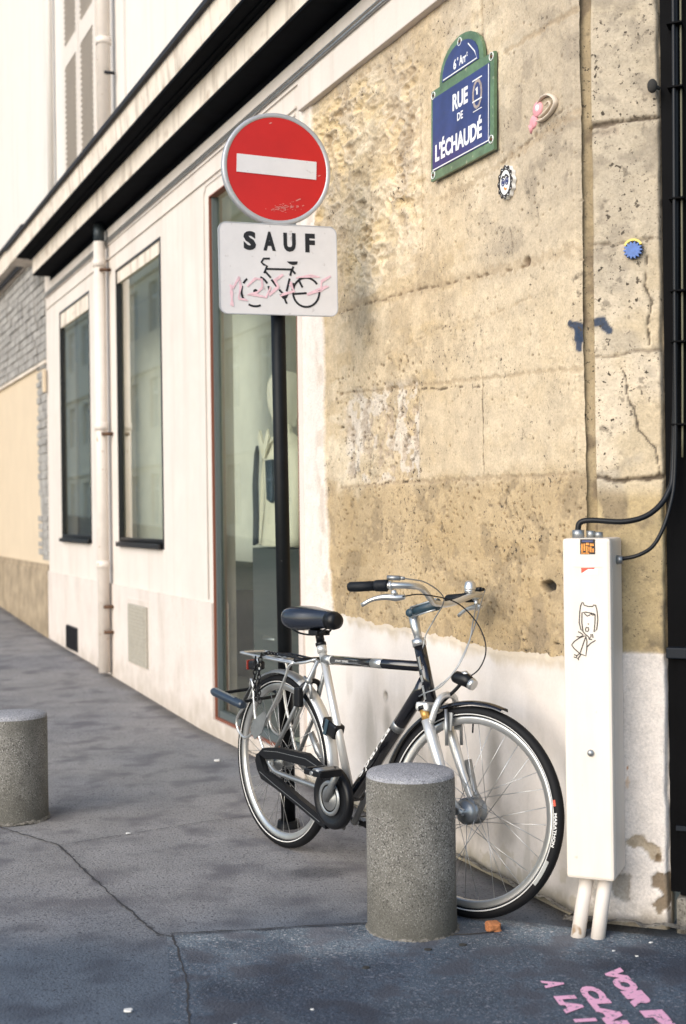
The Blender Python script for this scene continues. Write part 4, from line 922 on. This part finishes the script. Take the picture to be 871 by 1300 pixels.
b = B(); b.tube([FH+Vector((-.02, 0, .288)), FH+Vector((-.019, 0, .255))], .003, 6); P('valve', b, 'blackplastic', fw, STM)
# tyre lettering
b = B()
def tyre_text(body, ang, rad, hgt, wid):
    def fn(x, y, e):
        a = ang-x/rad; r = rad+y; return FH+Vector((r*math.cos(a), -.0192-e, r*math.sin(a)))
    b.text(body, .02, fn, width=wid, height=hgt, offset=.0006, ext=.0008)
tyre_text('MARATHON', -.03, .3215, .010, .105)
P('tyre_lettering', b, 'white', fw, STM)
b = B(); b.stroke([(FH.x+.325*math.cos(a), FH.z+.325*math.sin(a)) for a in np.linspace(-.34, -.62, 14)], .011, -.0198, -.0185); P('tyre_patch', b, 'alud', fw, STM)
b = B(); b.stroke([(FH.x+.325*math.cos(a), FH.z+.325*math.sin(a)) for a in np.linspace(.20, .26, 5)], .008, -.0198, -.0185); P('tyre_mark', b, 'redprint', fw, STM)
# frame
b = B(); b.tube([(.262, 0, .825), (.470, 0, .285)], .0158, 14); b.tube([(.270, 0, .80), (.262, 0, .826)], .0195, 14); fr = P('frame', b, 'silver')
b = B(); b.tube([(.283, 0, .775), (.335, 0, .777)], .0185, 14); P('top_tube_sleeve', b, 'alud', fr)
b = B(); b.tube([(.333, 0, .777), (.888, 0, .802)], .0180, 14); P('top_tube', b, 'blackgloss')
b = B(); b.tube([(.336, 0, .7771), (.344, 0, .7775)], .0184, 14); P('tube_ring', b, 'white')
b = B(); b.tube([(.600, 0, .789), (.665, 0, .792)], .0184, 14); P('tube_band', b, 'alu')
b = B(); b.tube([(.905, 0, .755), (.880, 0, .715), (.500, 0, .300)], [.024, .0265, .0255], 16); P('down_tube', b, 'blackgloss')
dA, dB = Vector((.880, 0, .715)), Vector((.500, 0, .300)); dd = (dA-dB).normalized(); dn = Vector((-dd.z, 0, dd.x))
b = B(); b.tube([dB+dd*.365, dB+dd*.40], .0262, 16); P('tube_band', b, 'alud')
b = B()
def dtext(x, y, e):     # wrap round the tube
    th = (y-.010)/.0262+.50; r = .0262+e; return dB+dd*(.225+x)+dn*(r*math.sin(th))+Vector((0, -1, 0))*(r*math.cos(th))
b.text('sparta', .03, dtext, width=.27, height=.030, offset=.0004, ext=.0008); P('lettering', b, 'white')
b = B()
def ttext(x, y, e):
    th = (y-.003)/.0182; r = .0182+e; return Vector((.425+x, -r*math.cos(th), .781+x*.045+r*math.sin(th)))
b.text('SPORT SERIES', .02, ttext, width=.085, height=.007, ext=.0006); P('lettering', b, 'white')
b = B(); b.tube([(.872, 0, .872), (.940, 0, .678)], .0215, 16); P('head_tube', b, 'blackgloss')
b = B()
for (t0, t1, off_) in ((.18, .40, .006), (.50, .62, .0), (.68, .92, -.004)):
    p, q = Vector((.872, 0, .872)).lerp(Vector((.940, 0, .678)), t0), Vector((.872, 0, .872)).lerp(Vector((.940, 0, .678)), t1)
    b.bar(p+Vector((.002+off_, -.0212, 0)), q+Vector((.002+off_, -.0212, 0)), .003, .010)
P('head_badge', b, 'alu')
b = B(); b.tube([(.8635, 0, .895), (.872, 0, .871)], .0245, 16); b.tube([(.9405, 0, .679), (.952, 0, .645)], .0265, 16); P('headset', b, 'alu')
# stem and handlebar
b = B(); b.tube([(.868, 0, .885), (.847, 0, .935), (.830, 0, .984)], [.0125, .0165, .0185], 14); b.sphere((.829, 0, .984), .020, (1, 1.1, 1)); stm = P('stem', b, 'alu', None, STM)
b = B(); b.tube([(.838, 0, .988), (.88, 0, 1.005), (.938, 0, 1.022)], [.0175, .019, .021], 12); b.lathe([(0, -.0225), (.014, -.0225), (.015, -.018)], (.829, 0, .984), 'Y', 16); P('stem_cover', b, 'stem', stm, STM)
b = B(); b.tube([(.83, -.019, 1.002), (.90, -.012, 1.026), (.935, -.012, 1.040)], .0035, 6); b.tube([(.838, -.020, .968), (.90, -.018, .99), (.935, -.015, 1.002)], .003, 6); P('stem_trim', b, 'alu', stm, STM)
for_b = [(.785, .292, 1.052), (.85, .280, 1.060), (.925, .258, 1.066), (.965, .218, 1.070), (.972, .16, 1.066), (.957, .085, 1.038), (.942, .04, 1.024), (.940, 0, 1.022)]
bar_pts = [(x, y, z) for x, y, z in for_b]+[(x, -y, z) for x, y, z in for_b[-2::-1]]
b = B(); b.tube(bar_pts, .0112, 12, 6); hb_ = P('handlebar', b, 'alu', None, STM)
for s in (-1, 1):
    p = lambda x, y, z: (x, s*y, z)
    b = B(); b.tube([p(.768, .298, 1.050), p(.775, .296, 1.051), p(.81, .289, 1.054), p(.862, .277, 1.060)], [.013, .0168, .0172, .0165], 12); b.tube([p(.862, .277, 1.060), p(.868, .275, 1.061), p(.905, .264, 1.064), p(.908, .263, 1.064)], [.0165, .0195, .0205, .017], 12); P('grip', b, 'grip', hb_, STM)
    b = B(); b.tube([p(.912, .262, 1.064), p(.922, .258, 1.066)], .0165, 12); b.tube([p(.925, .256, 1.050), p(.932, .250, 1.034)], .010, 8); b.tube([p(.960, .232, 1.032), p(.935, .250, 1.026), p(.905, .268, 1.026), p(.862, .284, 1.014), p(.828, .294, .992)], [.006, .009, .008, .0055, .0055], 8, 3, flat=1.3); P('brake_lever', b, 'alu', hb_, STM)
    b = B(); b.tube([p(.905, .268, 1.090), p(.945, .250, 1.092)], .0085, 8); b.tube([p(.945, .250, 1.092), p(.960, .244, 1.092)], .006, 8); P('shifter', b, 'alud' if s < 0 else 'blackplastic', hb_, STM)
b = B(); b.lathe([(0, .030), (.012, .029), (.019, .022), (.021, .004), (.021, .0)], (.962, .15, 1.086), 'Z', 20); b.lathe([(.0, .0), (.020, .0), (.017, -.010), (.008, -.014)], (.962, .15, 1.084), 'Z', 16); P('bell', b, 'alu', hb_, STM)
# cables
CB = [[(.958, -.245, 1.032), (.985, -.17, 1.045), (1.04, -.05, 1.03), (1.10, .0, .965), (1.135, .01, .885), (1.115, .01, .815), (1.065, .0, .772)],
      [(.958, .245, 1.032), (.99, .16, 1.035), (1.045, .06, .98), (1.06, .02, .90), (1.045, -.01, .82), (.995, -.03, .745), (.935, -.035, .715), (.905, -.03, .70)],
      [(.960, -.255, 1.092), (.99, -.16, 1.085), (.99, -.05, 1.04), (.945, -.03, .97), (.915, -.03, .915), (.905, -.03, .865)],
      [(.960, .255, 1.092), (1.02, .14, 1.04), (1.05, .05, .93), (1.03, -.01, .80), (.96, -.03, .725)]]
for i, c in enumerate(CB):
    b = B(); b.tube(c, .0024, 6, 8); P('cable', b, 'alud' if i != 0 else 'cable', hb_, STM)
# suspension fork
b = B()
b.box(.925, .975, -.078, .078, .655, .685, .008)
for s in (-1, 1):
    b.tube([(.968, s*.062, .628), (1.000, s*.062, .555), (1.050, s*.062, .450), (1.085, s*.062, .385), (1.118, s*.060, .350)], [.0195, .0185, .0150, .0125, .013], 12)
    b.tube([(1.105, s*.060, .352), (1.14, s*.058, .343)], .012, 8)
b.tube([(.985, -.062, .620), (1.00, -.058, .68), (1.005, -.03, .712), (1.005, .03, .712), (1.00, .058, .68), (.985, .062, .620)], .0115, 10, 5)
fk = P('fork', b, 'silver', None, STM)
for s in (-1, 1): P('spring_boot', B().tube([(.952, s*.062, .660), (.968, s*.062, .628)], .0155, 12), 'gold', fk, STM)
b = B()
for s in (-1, 1): b.tube([(.948, s*.062, .672), (.953, s*.062, .660)], .020, 12)
P('fork_seal', b, 'blackplastic', fk, STM)
b = B(); b.box(1.02, 1.05, -.035, -.028, .60, .66).box(1.02, 1.05, .028, .035, .60, .66); b.tube([(1.03, -.045, .67), (1.045, -.045, .55)], .006, 8); b.tube([(1.03, .045, .67), (1.045, .045, .55)], .006, 8); P('brake_arm', b, 'alud', fk, STM)
b = B(); b.tube([(1.05, .085, .50), (1.085, .082, .40), (1.12, .078, .36)], .013, 8); b.tube([(1.118, -.075, .345), (1.118, -.064, .345)], .013, 8); P('axle_nut', b, 'alud', fk, STM)
# fenders
def fender(c, a0, a1, rad, wd, m, ST, nm='fender'):
    b = B(); c = Vector(c)
    prof = [(rad-.006, -wd), (rad+.003, -wd*.7), (rad+.007, 0), (rad+.003, wd*.7), (rad-.006, wd), (rad-.008, wd*.98), (rad+.001, wd*.66), (rad+.005, 0), (rad+.001, -wd*.66), (rad-.008, -wd*.98)]
    b.lathe(prof, c, 'Y', 40, a0, a1, close=True); return P(nm, b, m, None, ST)
fender(FH, math.radians(74), math.radians(205), .357, .026, 'blackgloss', STM)
fender((0, 0, .345), math.radians(-22), math.radians(72), .358, .026, 'silver', None)
rf = fender((0, 0, .345), math.radians(68), math.radians(160), .359, .0262, 'alud', None)
b = B()
for s in (-1, 1):
    b.tube([(FH.x-.36*math.cos(.2), s*.026, FH.z-.08), (FH.x, s*.060, FH.z)], .002, 5)
P('fender_stay', b, 'spoke', None, STM)
# stays
b = B()
for s in (-1, 1):
    b.tube([(-.012, s*.066, .350), (.03, s*.068, .322), (.10, s*.066, .310), (.42, s*.045, .292), (.46, s*.03, .288)], .0100, 10, 3)
    b.tube([(.0, s*.066, .350), (.13, s*.056, .530), (.272, s*.022, .772)], [.0085, .0085, .0080], 10)
    b.box(-.025, .025, s*.066-.003, s*.066+.003, .325, .368, .001)
P('stays', b, 'alud', fr)
# bottom bracket, chaincase, cranks
BBP = Vector((.470, 0, .285))
b = B(); b.lathe([(.024, -.045), (.024, .045)], BBP, 'Y', 20); P('bottom_bracket', b, 'blackgloss')
b = B(); y0, y1 = -.098, -.070
b.lathe([(.0, y0+.004), (.055, y0+.004), (.06, y0+.006), (.085, y0+.006), (.09, y0), (.108, y0+.002), (.115, y0+.010), (.115, y1)], BBP, 'Y', 48)
b.lathe([(.0, y1), (.115, y1)], BBP, 'Y', 48)
def arm(pts, w_): 
    b.tube([(x, (y0+y1)/2, z) for x, z in pts], w_, 10, 4, flat=1)
b.prism([(-.045, .375), (-.01, .402), (.10, .418), (.30, .424), (.41, .385), (.41, .335), (.30, .376), (.10, .374), (.02, .360)], y0+.004, y1)
b.prism([(-.058, .372), (-.040, .378), (-.02, .345), (.005, .312), (.10, .292), (.30, .236), (.42, .205), (.44, .165), (.40, .172), (.25, .215), (.08, .258), (-.02, .278), (-.052, .312), (-.066, .345)], y0+.004, y1)
cc = P('chaincase', b, 'blackplastic')
b = B(); b.stroke([(.0, .392), (.10, .402), (.30, .405), (.38, .388)], .0018, y0+.0025, y0+.0045); b.stroke([(-.03, .305), (.08, .272), (.25, .228), (.40, .185)], .0018, y0+.0025, y0+.0045); P('chaincase_line', b, 'alud', cc)
b = B(); b.lathe([(.050, y0-.004), (.054, y0-.006), (.062, y0-.006), (.065, y0)], BBP, 'Y', 36); b.lathe([(.0, y0-.014), (.022, y0-.014), (.030, y0-.008), (.045, y0-.002)], BBP, 'Y', 30); P('chainring_guard', b, 'alud', cc)
cd = Vector((.60, 0, .80)).normalized()
b = B(); b.tube([BBP+Vector((0, -.110, 0)), BBP+Vector((0, -.118, 0))+cd*.07, BBP+Vector((0, -.122, 0))+cd*.150], [.016, .0125, .012], 10, flat=1.2); b.lathe([(0, -.124), (.010, -.124), (.010, -.118)], BBP, 'Y', 14); ck = P('crank', b, 'alud')
def pedal(c, s, par):
    b = B(); c = Vector(c)
    b.tube([c, c+Vector((0, s*.115, 0))], .008, 8); b.tube([c+Vector((0, s*.02, 0)), c+Vector((0, s*.10, 0))], [.018, .016], 10)
    P('pedal', b, 'alud')
    b = B(); b.box(c.x-.052, c.x-.034, min(c.y+s*.015, c.y+s*.105), max(c.y+s*.015, c.y+s*.105), c.z-.013, c.z+.013, .003); b.box(c.x+.034, c.x+.052, min(c.y+s*.015, c.y+s*.105), max(c.y+s*.015, c.y+s*.105), c.z-.013, c.z+.013, .003)
    b.box(c.x-.052, c.x+.052, c.y+s*.103, c.y+s*.111, c.z-.010, c.z+.010, .003); b.box(c.x-.052, c.x+.052, c.y+s*.014, c.y+s*.020, c.z-.010, c.z+.010, .003)
    P('pedal_cage', b, 'blackplastic')
pedal(BBP+Vector((0, -.128, 0))+cd*.150, -1, ck)
b = B(); b.tube([BBP+Vector((0, .05, 0)), BBP+Vector((0, .075, 0))-cd*.02, BBP+Vector((0, .085, 0))-cd*.165], [.016, .013, .012], 10); P('crank', b, 'alud')
pedal(BBP+Vector((0, .09, 0))-cd*.165, 1, ck)
b = B(); b.tube([(.36, .06, .31), (.30, .10, .20), (.24, .13, .10)], .007, 8); P('kickstand', b, 'alud')
b = B(); b.tube([(.12, .05, .47), (.16, .06, .40), (.20, .06, .36)], [.012, .015, .010], 8); P('dynamo', b, 'alud')
# saddle
b = B(); secs = [(.068, .048, .912, .950), (.078, .074, .888, .962), (.11, .086, .874, .970), (.16, .084, .872, .972), (.21, .064, .878, .968), (.26, .042, .888, .964), (.315, .030, .894, .961), (.345, .025, .896, .956), (.352, .012, .908, .945)]
rings = []
for (x, hw, zl, zh) in secs:
    ring = []
    for k in range(20):
        a = 2*PI*k/20; ca, sa = math.cos(a), math.sin(a)
        ring.append(b.bm.verts.new((x, hw*math.copysign(abs(ca)**.7, ca), (zl+zh)/2+(zh-zl)/2*math.copysign(abs(sa)**.75, sa))))
    rings.append(ring)
for a_, c_2 in zip(rings[:-1], rings[1:]):
    for k in range(20): f = b.bm.faces.new([a_[k], a_[(k+1) % 20], c_2[(k+1) % 20], c_2[k]]); f.smooth = True
b.bm.faces.new(rings[0]); b.bm.faces.new(rings[-1][::-1])
b.xf(Matrix.Translation((0, 0, .004))); sdl = P('saddle', b, 'leather')
for_mod = sdl.modifiers.new('sub', 'SUBSURF'); for_mod.levels = 2; for_mod.render_levels = 2
b = B(); b.tube([(.320, 0, .928), (.348, 0, .928), (.366, 0, .926), (.371, 0, .926)], [.036, .036, .030, .016], 16, flat=1.0); P('nose_cap', b, 'blackplastic', sdl)
b = B(); b.tube([(.10, -.035, .885), (.16, -.03, .868), (.26, -.022, .870), (.32, -.012, .900)], .004, 6, 4).tube([(.10, .035, .885), (.16, .03, .868), (.26, .022, .870), (.32, .012, .900)], .004, 6, 4); b.box(.215, .275, -.032, .032, .866, .886, .004); P('saddle_rail', b, 'blackplastic', sdl)
b = B(); b.tube([(.243, 0, .880), (.256, 0, .842)], .0165, 12); b.tube([(.256, 0, .842), (.262, 0, .820)], .0140, 12); b.tube([(.2565, 0, .838), (.2605, 0, .826)], .021, 12); P('seatpost', b, 'blackplastic')
# strap on seat tube
b = B(); b.box(.300, .392, -.024, .024, .492, .548, .008); b.xf(Matrix.Translation((.346, 0, .52)) @ Matrix.Rotation(.33, 4, 'Y') @ Matrix.Translation((-.346, 0, -.52))); P('rubber_strap', b, 'blackplastic')
b = B(); b.box(.325, .345, -.028, -.023, .488, .552, .002); b.xf(Matrix.Translation((.346, 0, .52)) @ Matrix.Rotation(.33, 4, 'Y') @ Matrix.Translation((-.346, 0, -.52))); P('strap_buckle', b, 'stem')
# rack
b = B(); r = .0058
b.tube([(.262, -.022, .775), (.20, -.045, .758), (.10, -.055, .752), (-.21, -.060, .760), (-.245, -.045, .762), (-.245, .045, .762), (-.21, .060, .760), (.10, .055, .752), (.20, .045, .758), (.262, .022, .775)], r, 8, 4)
b.tube([(.13, -.03, .752), (-.10, -.03, .756), (-.115, -.02, .756), (-.115, .02, .756), (-.10, .03, .756), (.13, .03, .752)], r*.8, 8, 3)
for x in (-.12, .03, .15): b.tube([(x, -.058, .755), (x, .058, .755)], r*.8, 8)
for s in (-1, 1):
    b.tube([(.150, s*.058, .752), (.128, s*.064, .735), (.110, s*.068, .690), (.060, s*.072, .610), (-.010, s*.075, .520), (-.055, s*.078, .455)], r, 8, 4)
    b.tube([(-.150, s*.058, .756), (-.105, s*.062, .742), (-.085, s*.066, .700), (-.120, s*.072, .630), (-.165, s*.078, .560), (-.235, s*.080, .495), (-.225, s*.080, .445), (-.165, s*.080, .420), (-.10, s*.080, .455), (-.06, s*.078, .47)], r, 8, 4)
    b.tube([(-.165, s*.062, .630), (-.150, s*.066, .66), (-.125, s*.070, .630), (-.105, s*.076, .54), (-.070, s*.080, .46), (-.045, s*.076, .41), (-.010, s*.072, .36)], r, 8, 4)
rk = P('rack', b, 'alu')
b = B(); b.prism([(-.10, .50), (-.02, .545), (.0, .52), (-.03, .46), (-.085, .425), (-.115, .45)], -.086, -.082); P('rack_plate', b, 'alud', rk)
b = B(); b.tube([(.16, -.020, .768), (.02, -.028, .772), (-.02, -.015, .772), (-.02, .015, .772), (.02, .028, .772), (.16, .020, .768)], .0045, 6, 3); b.tube([(.165, -.06, .765), (.165, .06, .765)], .008, 8); P('spring_clip', b, 'blackplastic', rk)
b = B(); b.box(-.245, -.190, -.028, .028, .690, .728, .010); b.lathe([(.0, -.0), (.02, 0)], (-.2, 0, .73), 'Z', 8); tl = P('tail_light', b, 'blackplastic')
b = B(); b.box(-.254, -.244, -.030, .030, .688, .730, .005); P('red_lens', b, 'redlens', tl)
# frame lock round the rear wheel
cl = Vector((.175, 0, .632)); u = Vector((.50, 0, .86)); 
b = B(); b.tube([cl+u*(.062*math.cos(a))+Vector((0, .050*math.sin(a), 0)) for a in np.linspace(-2.35, 2.35, 14)], .0105, 8); b.box(.165, .205, -.064, -.040, .585, .66, .006); P('frame_lock', b, 'blackplastic')
b = B(); b.tube([(.19, -.03, .70), (.235, -.03, .67), (.24, -.03, .62)], .007, 8); b.sphere((.225, -.032, .69), .014); P('brake_caliper', b, 'alud')
b = B(); b.prism([(.205, .56), (.235, .55), (.262, .50), (.262, .455), (.235, .49), (.205, .52)], .008, .016); P('spoke_reflector', b, 'amber', rw)
# head lamp
b = B(); b.tube([(1.020, 0, .770), (1.035, 0, .778), (1.075, 0, .772), (1.098, 0, .760)], [.012, .022, .024, .019], 14); hl = P('headlight', b, 'blackplastic', None, STM)
b = B(); b.tube([(1.092, 0, .763), (1.106, 0, .757)], [.0215, .019], 14); b.tube([(1.03, 0, .788), (1.07, 0, .792), (1.09, 0, .782)], [.006, .012, .006], 8); P('lamp_reflector', b, 'alu', hl, STM)
b = B(); b.tube([(1.055, -.0, .762), (1.035, -.0, .738), (1.000, -.0, .705), (.975, 0, .68)], .0065, 8, 3); P('lamp_bracket', b, 'blackplastic', hl, STM)

# u lock and chain, resting on the bicycle
ul = thing('u_lock', 'dark blue bicycle U lock hanging at the back of the rear rack', 'lock'); ul.matrix_world = MB_.copy()
b = B(); b.tube([(-.315, -.150, .600), (-.300, -.150, .598), (-.10, -.140, .568), (-.085, -.140, .566)], [.014, .0185, .0185, .014], 14); b.build('crossbar', 'ulock', ul)
b = B(); b.tube([(-.270, -.15, .594), (-.270, -.06, .600), (-.262, .03, .606), (-.23, .065, .604), (-.16, .065, .594), (-.128, .03, .586), (-.125, -.06, .580), (-.125, -.145, .572)], .0068, 8, 4); b.build('shackle', 'cable', ul)
b = B(); b.bar((-.29, -.152, .615), (-.14, -.146, .592), .010, .003); b.build('highlight_strip', 'alud', ul)  # grey strip stands in for the light highlight along the crossbar
ch = B(); k = 0
def link(p, d, roll):
    d = d.normalized(); a = d.orthogonal().normalized(); a = Matrix.Rotation(roll, 3, d) @ a
    ch.tube([p+d*(.011*math.cos(t))+a*(.0072*math.sin(t)) for t in np.linspace(0, 2*PI, 11)[:-1]], .0030, 5, closed=True)
path = [Vector(p) for p in [(.10, -.01, .770), (.0, -.02, .772), (-.055, -.045, .774), (-.068, -.070, .765), (-.070, -.078, .730), (-.068, -.080, .66), (-.062, -.082, .60), (-.052, -.083, .565)]]
for a, c in zip(path[:-1], path[1:]):
    n = max(1, round((c-a).length/.017))
    for i in range(n): link(a.lerp(c, i/n), c-a, 0 if k % 2 else PI/2); k += 1
path = [Vector(p) for p in [(-.085, -.086, .75), (-.088, -.088, .66), (-.07, -.088, .575)]]
for a, c in zip(path[:-1], path[1:]):
    n = max(1, round((c-a).length/.017))
    for i in range(n): link(a.lerp(c, i/n), c-a, 0 if k % 2 else PI/2); k += 1
o = ch.build('chain', 'cable'); o.matrix_world = MB_.copy(); tag(o, 'black steel chain draped over the bicycle rack and hanging beside the rear wheel', 'chain')

# ================================================================== MANNEQUIN IN WINDOW (building frame placed)
mq = thing('mannequin', 'ivory shop mannequin in a cream shirt with dark scarf behind the tall window', 'mannequin', FW @ Vector((-3.42, .26, .62)), AW); mq.scale = (.80, .80, .74)
b = B()
prof = [(.02, 2.08), (.075, 2.06), (.105, 1.98), (.112, 1.88), (.098, 1.78), (.075, 1.70), (.070, 1.64)]
b.lathe(prof, (0, 0, 0), 'Z', 28, sc=(1.05, 1.15, 1)); b.build('head', 'skinplaster', mq)
b = B(); prof = [(.072, 1.66), (.085, 1.60), (.15, 1.55), (.215, 1.50), (.235, 1.40), (.225, 1.20), (.215, 1.05), (.235, .90), (.25, .78), (.25, .72)]
b.lathe(prof, (0, 0, 0), 'Z', 40, sc=(1.12, .62, 1))
for v in b.bm.verts:
    a = math.atan2(v.co.y, v.co.x); k = 1+.035*math.sin(9*a+v.co.z*6)*(1.6-v.co.z); v.co.x *= k; v.co.y *= k
b.tube([(-.23, 0, 1.47), (-.30, -.01, 1.25), (-.31, -.03, .95), (-.30, -.05, .72)], [.07, .065, .06, .055], 12, 3); b.tube([(.23, 0, 1.47), (.29, -.01, 1.25), (.30, -.03, .95), (.29, -.05, .72)], [.07, .065, .06, .055], 12, 3)
b.build('shirt', 'cloth', mq)
b = B(); b.prism([(-.08, 1.62), (.0, 1.50), (.08, 1.62), (.12, 1.56), (.02, 1.40), (-.02, 1.40), (-.12, 1.56)], -.165, -.15); b.build('collar', 'cloth', mq)
b = B(); b.prism([(-.14, 1.44), (-.10, 1.50), (-.08, 1.44), (-.11, 1.20), (-.10, .95), (-.12, .74), (-.20, .72), (-.18, .95), (-.19, 1.2)], -.185, -.165); b.build('scarf', 'darkcloth', mq)
b = B(); b.prism([(.06, 1.38), (.20, 1.38), (.205, 1.12), (.17, 1.05), (.08, 1.08)], -.175, -.15); b.build('pocket_cloth', 'denim', mq)
b = B(); b.tube([(0, 0, .0), (0, 0, .75)], .02, 10); b.lathe([(0, .03), (.18, .02), (.18, 0)], (0, 0, 0), 'Z', 24); b.build('stand', 'alud', mq)
b = B(); b.box(-.33, .38, -.14, .14, -.70, .70, .0); b.build('display_plinth', 'steel_trim', mq)

# ================================================================== PAINT AND LITTER ON THE GROUND
b = B(); dr = Vector((.085, -.62, 0)).normalized()*-1; 
def gtext(body, x, y, wid, hgt):
    rd = Vector((.10, -.90, 0)).normalized(); upv = Vector((.90, .10, 0)).normalized()
    def fn(u, v, e):
        p = Vector((x, y, 0))+rd*(u+wid/2)+upv*v; return Vector((p.x, p.y, gh(p.x, p.y)+.0065+e*.3))
    b.text(body, .1, fn, width=wid, height=hgt, offset=.008, ext=.001)
gtext('VOIR', .735, 3.775, .30, .062); gtext('PI', .775, 3.45, .14, .062)
gtext('CLAM', .640, 3.635, .36, .062); gtext('A', .548, 3.685, .058, .060); gtext('LA', .565, 3.565, .125, .060); gtext('I', .590, 3.40, .02, .06)
o = b.build('stencilled_text', mat('worn pink stencil', (.80, .40, .55), .9, var=.0, speck=[(90, (.30, .20, .25), .60, .66)])); tag(o, 'pink stencilled words sprayed on the blue grey asphalt at lower right', 'graffiti')
b = B(); b.box(-.024, .024, -.018, .018, 0, .030, .008)
for v in b.bm.verts: v.co += Vector((random.uniform(-.003, .003), random.uniform(-.003, .003), random.uniform(-.002, .002)))
o = b.build('brick_fragment', 'brick'); o.location = (.460, 4.130, .003); o.rotation_euler = (0, 0, .3); tag(o, 'small orange brick fragment lying between the front wheel and the conduit pipes', 'brick fragment')
def bit(name, x, y, r, m, label, cat, grp=None):
    b = B(); n = 7; rr = random.Random(int(x*1000)); pol = [(r*rr.uniform(.6, 1.2)*math.cos(2*PI*k/n), r*rr.uniform(.4, .9)*math.sin(2*PI*k/n)) for k in range(n)]
    b.prism(pol, 0, r*.35, 'XY'); o = b.build(name, m); o.location = (x, y, gh(x, y)+.004); tag(o, label, cat, grp)
bit('paper_scrap', -.599, 3.506, .014, 'litter', 'crumpled white paper scrap low on the left pavement near the bottom edge', 'litter')
bit('paper_scrap', -.70, 7.02, .022, 'litter', 'white paper scrap on pavement near the foot of the tall window', 'litter')
bit('chewing_gum', -.92, 5.45, .012, 'litter', 'tiny white gum spot on pavement between the left bollard and the bicycle', 'litter')
for (x, y) in ((.24, 3.95), (.35, 3.99), (.05, 3.80)): bit('dead_leaf', x, y, .012, 'dark', 'tiny dark leaf scrap on the asphalt in front of the right bollard', 'leaf', 'dark leaf scraps')
for (x, y) in ((.80, 3.93), (.86, 3.88), (.93, 4.0), (-.30, 3.4), (-.1, 3.5), (.55, 3.3)): bit('white_chip', x, y, .006, 'litter', 'tiny white plaster chip on the asphalt in the foreground', 'litter', 'plaster chips')
b = B(); p_l = [(.30, 4.08), (.38, 4.085), (.46, 4.105)]; b.tube([(x, y, gh(x, y)+.008) for x, y in p_l], .0016, 5); o = b.build('twig', 'dark'); tag(o, 'thin dark twig lying beside the brick fragment', 'twig')
